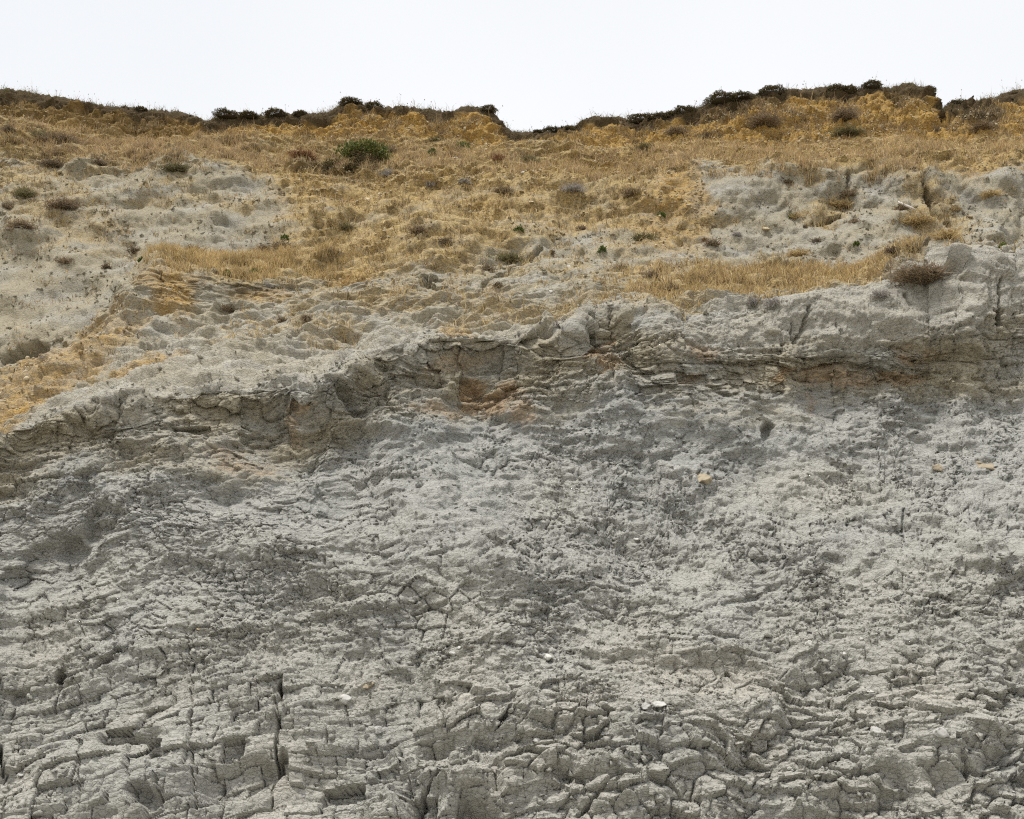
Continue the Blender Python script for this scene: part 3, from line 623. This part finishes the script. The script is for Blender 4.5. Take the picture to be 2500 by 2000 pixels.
# ------------------------------------------------------------------ plants
def blade_mesh(base, up, length, width, lean, col, tipcol, heads=0.):
    """tapered two-segment blades; all inputs are arrays over blades"""
    n = len(base)
    a = RNG.uniform(0, 2*math.pi, n); side = np.stack([np.cos(a), np.sin(a), 0*a], -1)
    b = RNG.uniform(0, 2*math.pi, n); ln = np.stack([np.cos(b), np.sin(b)-.35, 0*b], -1)*lean[:, None]
    mid = base+(up+ln*.35)*length[:, None]*.55; tip = base+(up*.92+ln)*length[:, None]
    wv = side*width[:, None]*.5
    V = np.stack([base-wv, base+wv, mid+wv*.8, mid-wv*.8, tip], 1).reshape(-1, 3)
    o = np.arange(n)[:, None]*5
    Fc = np.concatenate([o+np.array([[0, 1, 2]]), o+np.array([[0, 2, 3]]), o+np.array([[3, 2, 4]])])
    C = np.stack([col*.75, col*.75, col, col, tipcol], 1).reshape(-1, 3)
    if heads > 0:                              # seed heads: little diamonds at some tips
        k = np.flatnonzero(RNG.random(n) < heads); t = tip[k]; s = (.012+.018*RNG.random(len(k)))[:, None]
        u = np.array([[0, 0, 1.]]); sd2 = side[k]
        hv = np.stack([t-u*s*.8, t+sd2*s*.7, t+u*s*1.1, t-sd2*s*.7], 1).reshape(-1, 3)
        oo = len(V)+np.arange(len(k))[:, None]*4
        Fc = np.concatenate([Fc, oo+np.array([[0, 1, 2]]), oo+np.array([[0, 2, 3]])]); V = np.concatenate([V, hv])
        C = np.concatenate([C, np.repeat(tipcol[k]*.6, 4, 0)])
    return V, Fc, np.concatenate([C, np.ones((len(C), 1))], 1)
STRAW = np.array([[.62, .455, .205], [.55, .405, .185], [.70, .555, .295], [.43, .315, .16], [.60, .47, .275]])
PURP = np.array([[.43, .31, .20], [.49, .36, .23], [.55, .42, .27], [.38, .27, .18]])
BROWN = np.array([[.24, .17, .10], [.30, .23, .15], [.20, .15, .09], [.34, .28, .20]])
GREEN = np.array([[.20, .22, .06], [.28, .27, .09], [.15, .17, .05]])
def pick(pal, n, mix=None, frac=0.):
    c = pal[RNG.integers(0, len(pal), n)]
    if mix is not None:
        m = RNG.random(n) < frac; c[m] = mix[RNG.integers(0, len(mix), m.sum())]
    return c*RNG.uniform(.8, 1.2, (n, 1))
# area seen per vertex
area = np.linalg.norm(np.cross(np.gradient(P0, axis=1), np.gradient(P0, axis=0)), axis=-1)
tuft = np.clip(fbm(X*2.4, S*3.2, 3, 401)*2.4+.4, .03, 1.6)
inx = (qx > -120) & (qx < 2620)
def scatter(mask, n):
    wgt = (np.clip(mask, 0, 2)*area*inx).ravel(); wgt = wgt/wgt.sum()
    i = RNG.choice(len(wgt), n, p=wgt)
    return PF[i].astype(float)+RNG.normal(0, .02, (n, 3))*np.array([1, .4, .2])
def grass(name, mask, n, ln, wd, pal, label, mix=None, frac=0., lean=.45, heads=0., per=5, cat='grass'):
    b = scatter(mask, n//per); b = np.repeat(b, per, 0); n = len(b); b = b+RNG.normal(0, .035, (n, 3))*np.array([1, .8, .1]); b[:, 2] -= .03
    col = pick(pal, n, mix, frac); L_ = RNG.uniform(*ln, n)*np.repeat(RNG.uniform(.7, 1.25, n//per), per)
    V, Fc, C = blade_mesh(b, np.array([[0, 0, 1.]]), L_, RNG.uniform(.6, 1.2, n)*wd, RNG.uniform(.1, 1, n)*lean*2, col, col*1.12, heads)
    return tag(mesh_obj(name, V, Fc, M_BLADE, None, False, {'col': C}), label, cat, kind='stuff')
g_left = ells([(560,640,185,22,0,1),(760,632,110,26,0,.8)], .3)*wSlope*(row >= krow[11]-2)
g_right = ells([(1900,685,290,32,-3,1),(1690,700,120,36,0,.7),(2120,655,100,18,0,.8)], .8)*wSlope*ss(fbm(X*1.1, S*2, 2, 415), -.5, .2)
g_band = wSlope*ss(np.abs(PY-(Rl+54)), 46, 18)*ss(fbm(X*.8, S*1.4, 2, 411), -.35, .15)
g_up = g_band*ss(PX, 720, 560); g_uc = g_band*ss(PX, 620, 760)*ss(PX, 1700, 1560)*.6; g_ur = g_band*ss(PX, 1560, 1700)
g_mid = thatch*wSlope*tuft*(1-g_left)*(1-g_right)*(1-g_band)
grass('terrace_grass', g_left*tuft, 13000, (.10, .24), .012, STRAW, 'bright straw grass on the turf ledge at left above the ochre bank', lean=.4)
grass('terrace_grass', g_right*tuft, 19000, (.10, .24), .012, STRAW, 'bright straw grass on the terrace at right below the grey block', BROWN, .2, .5)
grass('slope_grass', g_up*tuft, 17000, (.10, .26), .012, PURP, 'tan and purplish dry grass under the skyline at upper left', STRAW, .45)
grass('slope_grass', g_uc*tuft, 14000, (.10, .28), .012, STRAW, 'straw grass under the skyline around the green bush', PURP, .4)
grass('slope_grass', g_ur*tuft, 16000, (.10, .28), .012, STRAW, 'pale straw grass along the foot of the ochre scarp at right', PURP, .35)
grass('slope_grass', g_mid, 42000, (.06, .19), .012, STRAW, 'thin straw grass scattered over the middle of the slumped slope', BROWN, .35, .7)
grass('slope_grass', gface*wSlope*ss(gn(X*1.4, S*2.2, 461), .12, .3), 7000, (.04, .13), .012, BROWN, 'sparse dry stubble on the bare grey clay of the slope', STRAW, .5, .8)
grass('scarp_scrub', scarp*ss(PY, Sl+18, Sl+34)*ss(gn(X*.9, S*1.2, 421), .05, .35), 9000, (.08, .25), .012, BROWN, 'brown dry scrub clinging to the ochre scarp', STRAW, .3, .8)
topm = (np.abs(row-krow[16]-1) <= 4).astype(F)*ss(gn(X*1.3, X*0+5, 431), -.45, .35)*(1-ell(2285,270,22,60))
grass('cliff_top_grass', topm, 7000, (.10, .36), .008, PURP, 'thin dry grass with seed heads standing along the skyline', BROWN, .4, .25, .35)
grass('edge_turf', (np.abs(row-krow[16]+3) <= 5).astype(F)*ss(gn(X*1.1, X*0+9, 433), -.6, .2), 18000, (.03, .11), .012, GREEN, 'short dark green turf on the cliff edge', BROWN*.7, .7, 1.1)

# --- single plants
def leaf_cloud(n, rad, hgt, leaf, pal, seed, core=.55, upb=.3, lump=.25):
    """many small leaves through a domed volume"""
    global RNG
    rg = np.random.default_rng(seed); sv_ = RNG; RNG = rg
    d = rg.normal(size=(n, 3)); d[:, 2] = np.abs(d[:, 2]); d /= np.linalg.norm(d, axis=1, keepdims=True)
    az = np.arctan2(d[:, 1], d[:, 0]); r = rg.uniform(core, 1, n)**.6
    r = r*(1+lump*gn((az*1.3).astype(F), (d[:, 2]*2).astype(F), seed)+lump*.6*gn((az*3).astype(F), (d[:, 2]*4).astype(F), seed+1))
    c = d*r[:, None]*np.array([rad, rad*.8, hgt])
    u = d*.6+rg.normal(size=(n, 3))*.6+np.array([0, 0, upb]); u /= np.linalg.norm(u, axis=1, keepdims=True)
    s = np.cross(u, rg.normal(size=(n, 3))); s /= np.linalg.norm(s, axis=1, keepdims=True)
    ls = leaf*rg.uniform(.6, 1.3, (n, 1))
    V = np.stack([c, c+u*ls*.5+s*ls*.28, c+u*ls, c+u*ls*.5-s*ls*.28], 1).reshape(-1, 3)
    Fc = np.arange(n*4).reshape(-1, 4); col = pick(pal, n); RNG = sv_
    return V, Fc, np.concatenate([np.repeat(col, 4, 0), np.ones((n*4, 1))], 1)
def twig_cloud(n, rad, hgt, wd, pal, seed, spread=1.):
    rg = np.random.default_rng(seed); 
    d = rg.normal(size=(n, 3)); d[:, 2] = np.abs(d[:, 2])*.9+.25; d /= np.linalg.norm(d, axis=1, keepdims=True)
    base = rg.normal(size=(n, 3))*np.array([rad*.35*spread, rad*.25*spread, 0.02]); L_ = rg.uniform(.5, 1.05, (n, 1))
    tip = base+d*L_*np.array([rad, rad*.8, hgt]); mid = (base+tip)/2+rg.normal(size=(n, 3))*rad*.08
    s = np.cross(d, rg.normal(size=(n, 3))); s /= np.linalg.norm(s, axis=1, keepdims=True); s *= wd*.5
    V = np.stack([base-s, base+s, mid+s*.8, mid-s*.8, tip], 1).reshape(-1, 3); o = np.arange(n)[:, None]*5
    Fc = np.concatenate([o+np.array([[0, 1, 2]]), o+np.array([[0, 2, 3]]), o+np.array([[3, 2, 4]])])
    global RNG
    sv_ = RNG; RNG = rg; col = pick(pal, n); RNG = sv_
    C = np.repeat(col, 5, 0); return V, Fc, np.concatenate([C, np.ones((len(C), 1))], 1)
def plant(name, px, py, wpx, hpx, label, kind, seed, cat, group=None):
    p, n, d = ground(px, py)
    if name == 'cushion_plant' and abs(py-np.interp(px, SKY[:, 0], SKY[:, 1])) < 14:
        c = int(np.argmin(np.abs(qx[krow[16]]-px))); d = float(qd[krow[16]-2, c]); p = P[krow[16]-4, c]-np.array([0, .08, hpx*.6*d/FPX]); wpx *= 1.4; hpx *= .5
    if name in ('dry_shrub', 'dry_tuft'): hpx *= .78
    rad = wpx/2*d/FPX; hgt = hpx*d/FPX/.85
    e = bpy.data.objects.new(name, None); COL.objects.link(e); e.location = p; e.empty_display_size = .1
    dens = max(1., (rad/.15)**1.5)
    if kind == 'cushion':
        V, Fc, C = leaf_cloud(int(900*dens), rad, hgt, .035, np.array([[.10,.085,.035],[.13,.105,.045],[.07,.06,.028],[.17,.125,.06]]), seed, .45, .3, .3)
        mesh_obj('foliage', V, Fc, M_LEAF, e, False, {'col': C})
        V, Fc = ROCKS[seed % 6]; V = V*np.array([rad*.8, rad*.6, hgt*1.1]); C = np.tile([.07, .055, .03, 1.], (len(V), 1))
        mesh_obj('woody_base', V, Fc, M_LEAF, e, True, {'col': C})
    elif kind == 'bush':
        V, Fc, C = leaf_cloud(3600, rad, hgt, .07, np.array([[.11,.14,.03],[.16,.17,.045],[.075,.10,.025],[.24,.24,.08]]), seed, .35, .7, .35)
        mesh_obj('foliage', V, Fc, M_LEAF, e, False, {'col': C})
        V, Fc, C = twig_cloud(160, rad*.9, hgt*.9, .012, BROWN, seed+1); mesh_obj('stems', V, Fc, M_BLADE, e, False, {'col': C})
    elif kind == 'green':
        V, Fc, C = leaf_cloud(int(260*dens), rad, hgt, .04, np.array([[.10,.14,.03],[.15,.19,.04],[.07,.10,.025]]), seed, .4, .5, .3)
        mesh_obj('foliage', V, Fc, M_LEAF, e, False, {'col': C})
    else:
        pal = {'brown': BROWN, 'dark': BROWN*.75, 'grey': np.array([[.40,.38,.35],[.34,.31,.29],[.46,.43,.39]]), 'red': np.array([[.24,.12,.06],[.30,.16,.08],[.18,.09,.05]]), 'straw': STRAW*.85, 'olive': np.array([[.20,.18,.09],[.26,.23,.12],[.16,.14,.07]])}[kind]
        V, Fc, C = twig_cloud(int(170*dens), rad, hgt, .011, pal, seed); mesh_obj('twigs', V, Fc, M_BLADE, e, False, {'col': C})
        V, Fc, C = leaf_cloud(int(90*dens), rad*.8, hgt*.6, .03, pal*.7, seed+5, .3, .3, .3); mesh_obj('litter', V, Fc, M_BLADE, e, False, {'col': C})
    for c in e.children: c['kind'] = 'stuff'
    return tag(e, label, cat, {'cushion_plant': 'dark cushion plants on the cliff', 'green_plant': 'small green weeds on the slope', 'dry_tuft': 'dry tufts on the slope', 'dry_shrub': 'dry low shrubs on the slope'}.get(name))
PL = [
 ('bush',885,386,132,33,'large bright green bush below the skyline left of centre','bush','bush'),
 ('cushion_plant',347,286,22,11,'small dark cushion alone on the skyline at left','cushion','plant'),
 ('cushion_plant',557,300,48,17,'broad dark green cushion just right of the left notch','cushion','plant'),
 ('cushion_plant',612,297,36,13,'flat dark cushion right of the broad one by the left notch','cushion','plant'),
 ('cushion_plant',678,297,44,13,'low dark cushion on the straight skyline left of the green bush','cushion','plant'),
 ('cushion_plant',736,297,26,15,'small round green cushion above and left of the green bush','cushion','plant'),
 ('cushion_plant',856,272,40,14,'brown cushion on the peak above the green bush','cushion','plant'),
 ('cushion_plant',914,284,34,20,'dark cushion hanging on the scarp right of the peak above the bush','cushion','plant'),
 ('cushion_plant',1190,281,30,12,'dark cushion at the right end of the left bluff','cushion','plant'),
 ('cushion_plant',1312,341,16,9,'tiny cushion at the bottom of the gap in the skyline','cushion','plant'),
 ('cushion_plant',1346,341,38,16,'round dark cushion right of the gap in the skyline','cushion','plant'),
 ('cushion_plant',1378,340,30,12,'flat dark cushion beside the round one at the gap','cushion','plant'),
 ('cushion_plant',1394,329,22,10,'green cushion at the foot of the right bluff beside the gap','cushion','plant'),
 ('cushion_plant',1566,309,48,17,'olive cushion on the low skyline right of the gap','cushion','plant'),
 ('cushion_plant',1607,298,30,20,'tall round cushion, lowest of the row climbing right','cushion','plant'),
 ('cushion_plant',1636,291,26,17,'dark round cushion, second of the row climbing right','cushion','plant'),
 ('cushion_plant',1672,289,50,22,'large rounded cushion, third of the row climbing right','cushion','plant'),
 ('cushion_plant',1763,266,64,20,'wide flat cushion, fourth of the row climbing right','cushion','plant'),
 ('cushion_plant',1809,252,44,18,'domed olive cushion, fifth of the row climbing right','cushion','plant'),
 ('cushion_plant',1884,248,54,18,'broad dark cushion, sixth of the row climbing right','cushion','plant'),
 ('cushion_plant',2036,240,32,20,'upright cushion on the edge of the right bluff','cushion','plant'),
 ('cushion_plant',2066,240,34,18,'dark cushion right of the upright one on the right bluff','cushion','plant'),
 ('cushion_plant',2122,226,36,14,'low cushion on the hump of the right bluff','cushion','plant'),
 ('cushion_plant',2262,236,26,22,'dark cushion overhanging the right end of the right bluff','cushion','plant'),
 ('cushion_plant',2328,274,34,14,'low cushion at the start of the far right bluff','cushion','plant'),
 ('cushion_plant',820,418,80,22,'wide dark brown cushion mound below the green bush','cushion','plant'),
 ('cushion_plant',858,420,42,18,'rounded dark cushion at the right end of the brown mound','cushion','plant'),
 ('green_plant',1054,376,20,10,'small bright green plant right of the green bush','green','plant'),
 ('green_plant',1130,358,34,12,'low green plant above the straw grass right of the bush','green','plant'),
 ('green_plant',555,675,24,12,'green weed hanging over the turf ledge at left','green','plant'),
 ('green_plant',620,674,32,14,'larger green weed right of the first on the turf ledge','green','plant'),
 ('green_plant',1267,567,26,11,'small green weed in the middle of the straw slope','green','plant'),
 ('green_plant',1615,532,20,10,'small dark green weed on the yellow earth strip','green','plant'),
 ('green_plant',695,585,20,10,'yellow green weed on the dark tuft left of centre','green','plant'),
 ('green_plant',345,640,16,9,'tiny green weed on the grey clay at left','green','plant'),
 ('green_plant',1936,536,18,10,'green weed in a dry tuft on the right grey block','green','plant'),
 ('green_plant',2090,597,14,10,'tiny green weed low on the right grey block','green','plant'),
 ('green_plant',2450,610,14,12,'tiny green weed near the right edge','green','plant'),
 ('green_plant',1470,617,20,16,'spindly green weed on the central grey clay','green','plant'),
 ('dry_tuft',1217,388,36,20,'reddish brown round tuft right of the small green plant','red','tuft'),
 ('dry_tuft',1100,380,36,16,'dark brown tuft left of the reddish tuft','dark','tuft'),
 ('dry_tuft',1062,345,36,18,'olive tuft at the foot of the left bluff','olive','tuft'),
 ('dry_tuft',1290,394,60,18,'greyish tuft below the gap in the skyline','olive','tuft'),
 ('dry_shrub',950,428,44,24,'pale lavender grey dead twigs on the ochre bank','grey','shrub'),
 ('dry_shrub',1048,455,30,34,'upright grey dead twigs on the ochre bank, right of the lavender ones','grey','shrub'),
 ('dry_shrub',1130,442,30,14,'small grey shrub on the ochre bank at centre','grey','shrub'),
 ('dry_shrub',1230,475,56,16,'low brown grey shrub in the upper straw slope','brown','shrub'),
 ('dry_shrub',1400,462,70,20,'wide grey brown shrub right of the centre of the slope','grey','shrub'),
 ('dry_shrub',1545,475,60,26,'dark grey shrub left of the yellow earth strip','brown','shrub'),
 ('dry_shrub',1580,365,70,20,'green grey tuft mound below the low right skyline','olive','shrub'),
 ('dry_shrub',1650,325,60,22,'brown heather clump under the climbing cushions','brown','shrub'),
 ('dry_shrub',1720,340,60,22,'grey brown heather clump on the ochre slope','brown','shrub'),
 ('dry_shrub',1870,300,90,32,'tall brown grass clump high on the right scarp','brown','shrub'),
 ('dry_shrub',2065,290,80,42,'big bushy brown clump on the right scarp face','brown','shrub'),
 ('dry_shrub',2070,330,90,20,'low olive clump under the big bushy one','olive','shrub'),
 ('dry_shrub',2285,322,22,20,'dark tuft at the foot of the right bluff end','dark','shrub'),
 ('dry_tuft',2400,310,70,14,'brown tufts under the far right bluff','brown','tuft'),
 ('dry_tuft',2075,478,50,24,'brown dead tuft below the black hole in the right block','brown','tuft'),
 ('dry_tuft',2050,505,70,18,'straw tuft below the brown tuft on the right block','straw','tuft'),
 ('dry_tuft',1945,535,32,24,'olive straw tuft left of the slanting crack','straw','tuft'),
 ('dry_tuft',1925,448,30,10,'small dark tuft high on the right block','dark','tuft'),
 ('dry_tuft',2085,545,36,16,'thin pinkish tuft in the middle of the right block','brown','tuft'),
 ('dry_tuft',1992,592,30,14,'dark spiky tuft low on the right block','dark','tuft'),
 ('dry_tuft',2205,512,50,24,'brown tuft under the bleached stick','brown','tuft'),
 ('dry_tuft',2240,548,110,32,'wide straw clump below the bleached stick','straw','tuft'),
 ('dry_tuft',2310,575,80,30,'straw grass nose above the dark fissure','straw','tuft'),
 ('dry_tuft',2335,515,34,22,'straw tuft right of the diagonal fissure','straw','tuft'),
 ('dry_tuft',2420,475,60,14,'thin straw tuft near the right edge','straw','tuft'),
 ('dry_tuft',2175,612,44,20,'dark brown tuft at the foot of the right block','dark','tuft'),
 ('dry_tuft',1740,600,50,26,'brown feathery tuft between yellow earth and grey block','brown','tuft'),
 ('dry_tuft',1722,590,20,12,'red brown knot beside the feathery tuft','red','tuft'),
 ('dry_tuft',1800,575,26,14,'small purple grey tuft left on the grey block','grey','tuft'),
 ('dry_tuft',1950,625,70,22,'straw tuft low in the centre of the right block','straw','tuft'),
 ('dry_shrub',2240,680,150,34,'matted brown shrub overhanging the cliff edge at right','brown','shrub'),
 ('dry_shrub',2150,722,60,24,'hanging grey roots and grass on the cliff edge at right','grey','shrub'),
 ('dry_shrub',1890,745,60,24,'grey heather hanging over the cliff edge right of centre','grey','shrub'),
 ('dry_shrub',1640,705,44,24,'dark spiky shrub near the cliff edge right of centre','dark','shrub'),
 ('dry_shrub',1840,742,40,18,'small grey heather left of the hanging one','grey','shrub'),
 ('dry_shrub',1365,800,34,28,'shaggy grey clump beside the black slot at the edge','grey','shrub'),
 ('dry_shrub',690,605,60,24,'dark brown clump on the straw slope at left','dark','shrub'),
 ('dry_shrub',640,610,40,18,'brown clump left of the dark one','brown','shrub'),
 ('dry_shrub',845,560,50,20,'olive clump at the top of the left straw slope','olive','shrub'),
 ('dry_shrub',1020,570,60,22,'brown crumbly clump in the left straw slope','brown','shrub'),
 ('dry_shrub',1090,595,50,22,'dark ridge tuft left of the central grey clay','dark','shrub'),
 ('dry_shrub',1240,640,90,26,'olive shrub along the slanting hollow','olive','shrub'),
 ('dry_shrub',1190,660,40,16,'brown tuft at the lower end of the slanting hollow','brown','shrub'),
 ('dry_shrub',1215,700,30,18,'small dark tuft below the slanting hollow','dark','shrub'),
 ('dry_shrub',1345,622,18,12,'round brown tuft on the grey clay at centre','brown','shrub'),
 ('dry_shrub',1420,560,36,16,'dark brown tuft above the central grey clay','dark','shrub'),
 ('dry_shrub',1570,585,70,22,'olive lump at the right of the central grey clay','olive','shrub'),
 ('dry_shrub',1515,655,44,20,'brown mound on the lower central clay','brown','shrub'),
 ('dry_shrub',1590,675,50,24,'grey brown mound right on the lower central clay','brown','shrub'),
 ('dry_shrub',60,480,70,34,'dark olive shrub on the grey face at far left','olive','shrub'),
 ('dry_shrub',150,510,90,36,'wide brown shrub on the grey face at far left','brown','shrub'),
 ('dry_shrub',20,510,40,26,'brown shrub cut by the left edge','brown','shrub'),
 ('dry_shrub',50,555,80,22,'flat brown shrub below the olive one at far left','brown','shrub'),
 ('dry_shrub',130,412,90,24,'dark mound at the top of the left grey face','dark','shrub'),
 ('dry_shrub',240,400,44,18,'small dark mound right of the larger one at left','dark','shrub'),
 ('dry_shrub',430,418,90,16,'flat olive mat at the top of the left grey face','olive','shrub'),
 ('dry_shrub',330,615,46,18,'dark tuft in the middle of the left grey face','dark','shrub'),
 ('dry_shrub',470,615,60,18,'grey brown tuft at the right of the left grey face','brown','shrub'),
 ('dry_shrub',160,645,50,20,'brown tuft low on the left grey face','brown','shrub'),
 ('dry_shrub',260,655,30,14,'small dark tuft low on the left grey face','dark','shrub'),
 ('dry_shrub',560,760,60,26,'dark brown overhanging mat under the turf ledge','dark','shrub'),
 ('dry_shrub',690,785,30,12,'tiny brown tuft on the cream ramp','brown','shrub'),
 ('dry_shrub',750,780,30,16,'spiky brown tuft at the right on the cream ramp','brown','shrub'),
 ('dry_shrub',100,340,70,26,'olive and brown shrub under the left skyline','olive','shrub'),
 ('dry_shrub',20,320,40,26,'dark shrub cut by the left edge under the skyline','dark','shrub'),
 ('dry_shrub',150,345,90,22,'brown heather under the left skyline','brown','shrub'),
 ('dry_shrub',740,383,70,18,'red brown dock stems left of the green bush','red','shrub'),
 ('dry_shrub',950,375,60,22,'brown stems right of the green bush','brown','shrub'),
]
for i, (nm, px, py, wp, hp, lb, kd, ct) in enumerate(PL): plant(nm, px, py, wp, hp, lb, kd, 2000+i*7, ct)

# ------------------------------------------------------------------ flints in the ochre earth
fmask = np.maximum(scarp*ss(PY, Sl+22, Sl+36), (ochre > .5)*wSlope*.7)*(.25+ss(gn(X*1.2, S*2, 441), -.1, .4))*np.where(PX < 480, .4, 1)
fm = (np.clip(fmask, 0, 2)*area*inx).ravel(); fm /= fm.sum()
LOW = [rock_mesh(950+i, f, .3, 2) for i, f in enumerate((.5, .65, .4))]; LOWM = []
for V, Fc in LOW:
    o = mesh_obj('flint', V, Fc, M_FLINT, None, True, link=False); LOWM.append(o.data); bpy.data.objects.remove(o)
for i in RNG.choice(len(fm), 170, p=fm, replace=False):
    s = RNG.uniform(.04, .07); o = bpy.data.objects.new('flint', LOWM[int(RNG.integers(3))]); COL.objects.link(o); r_, c_ = divmod(int(i), NC)
    o.location = PF[i].astype(float)+N0[r_, c_]*s*.2; o.scale = (s, s, s); o.rotation_euler = RNG.uniform(-1, 1, 3)*np.array([.7, .7, 3])
    o.parent = scp if r_ >= krow[14] else slope
def gravel(name, mask, n, size, mat, label, res=1):
    V0, F0 = rock_mesh(990, .55, .3, res); Vs = []; Fs_ = []
    i = RNG.choice(len(mask), n, p=mask); s = RNG.uniform(*size, n)
    a = RNG.uniform(0, 6.28, n); ca, sa_ = np.cos(a), np.sin(a); b = RNG.uniform(-.8, .8, n); cb, sb_ = np.cos(b), np.sin(b)
    V = V0[None]*s[:, None, None]*RNG.uniform(.6, 1.3, (n, 1, 3))
    x, y, z = V[..., 0], V[..., 1], V[..., 2]
    y, z = y*cb[:, None]-z*sb_[:, None], y*sb_[:, None]+z*cb[:, None]
    x, y = x*ca[:, None]-y*sa_[:, None], x*sa_[:, None]+y*ca[:, None]
    V = np.stack([x, y, z], -1)+PF[i][:, None]+(N0.reshape(-1, 3)[i]*s[:, None]*.3)[:, None]
    Fc = F0[None]+(np.arange(n)*len(V0))[:, None, None]
    return tag(mesh_obj(name, V.reshape(-1, 3), Fc.reshape(-1, 3), mat, None, False), label, 'gravel', kind='stuff')
gravel('flint_gravel', fm, 7500, (.014, .040), M_FLINT, 'small pale flints speckling the ochre earth of the scarp')
cm = lower*(.15+wBlock*.2+ells([(1650,1650,300,110,10),(2130,1760,140,110,40),(500,1530,330,50,0),(1150,1600,160,60,0),(2060,1580,150,50,0),(1180,1820,160,40,0)]))*ss(gn(X*2, S*2, 451), -.2, .4)
cm = (cm*area*inx).ravel(); cm /= cm.sum()
gravel('clay_crumbs', cm, 3000, (.006, .022), M_GREYSTONE, 'loose pale clay crumbs lying on the cliff face')
# angular chips and clods of the cliff's own clay
def chips(name, mask, n, size, label, flat=.45):
    mask = (np.clip(mask, 0, 3)*area*inx).ravel().astype(float); mask /= mask.sum()
    V0, F0 = rock_mesh(77, 1., .1, 1)
    i = RNG.choice(len(mask), n, p=mask); s_ = size[0]+(size[1]-size[0])*RNG.random(n)**2.5
    V = (V0[None]+RNG.normal(0, .22, (n, len(V0), 3)))*s_[:, None, None]*RNG.uniform(.6, 1.35, (n, 1, 3))*np.array([1.15, .8, flat])
    a = RNG.uniform(0, 6.28, n); b = RNG.normal(0, .35, n); c = RNG.normal(0, .35, n)
    x, y, z = V[..., 0], V[..., 1], V[..., 2]
    def rot(p, q, t): t = t[:, None]; return p*np.cos(t)-q*np.sin(t), p*np.sin(t)+q*np.cos(t)
    x, y = rot(x, y, a); y, z = rot(y, z, b); x, z = rot(x, z, c)
    V = np.stack([x, y, z], -1)+PF[i][:, None]+(N0.reshape(-1, 3)[i]*s_[:, None]*.12)[:, None]
    Fc = F0[None]+(np.arange(n)*len(V0))[:, None, None]; Bc = Bm[i].copy(); Bc[:, 2] = RNG.random(n)
    return tag(mesh_obj(name, V.reshape(-1, 3), Fc.reshape(-1, 3), M_CLIFF, None, False, {'mA': np.repeat(A[i], len(V0), 0), 'mB': np.repeat(Bc, len(V0), 0)}), label, 'rubble', kind='stuff')
cl = ss(gn(X*1.6, S*2.2, 471), -.35, .3)
chips('clay_chips', wCrumb*(.1+cl)*smo+wLayer*.5*cl, 11000, (.012, .06), 'angular clay flakes crumbling out of the middle of the face')
chips('mudstone_rubble', wBlock*(.1+cl)+rub*.6*cl, 5000, (.015, .08), 'broken mudstone rubble along the foot of the cliff', .55)
chips('clay_clods', (wSlope*(.25+gface*.7)+scarp*.5)*(.1+ss(gn(X*.9, S*1.3, 473), -.2, .4)), 5000, (.02, .075), 'dry clods scattered over the slumped slope', .7)
print('time', time.time()-T0, 'objects', len(bpy.data.objects), 'tris', sum(len(o.data.loops)-2*len(o.data.polygons) for o in bpy.data.objects if o.type == 'MESH'))
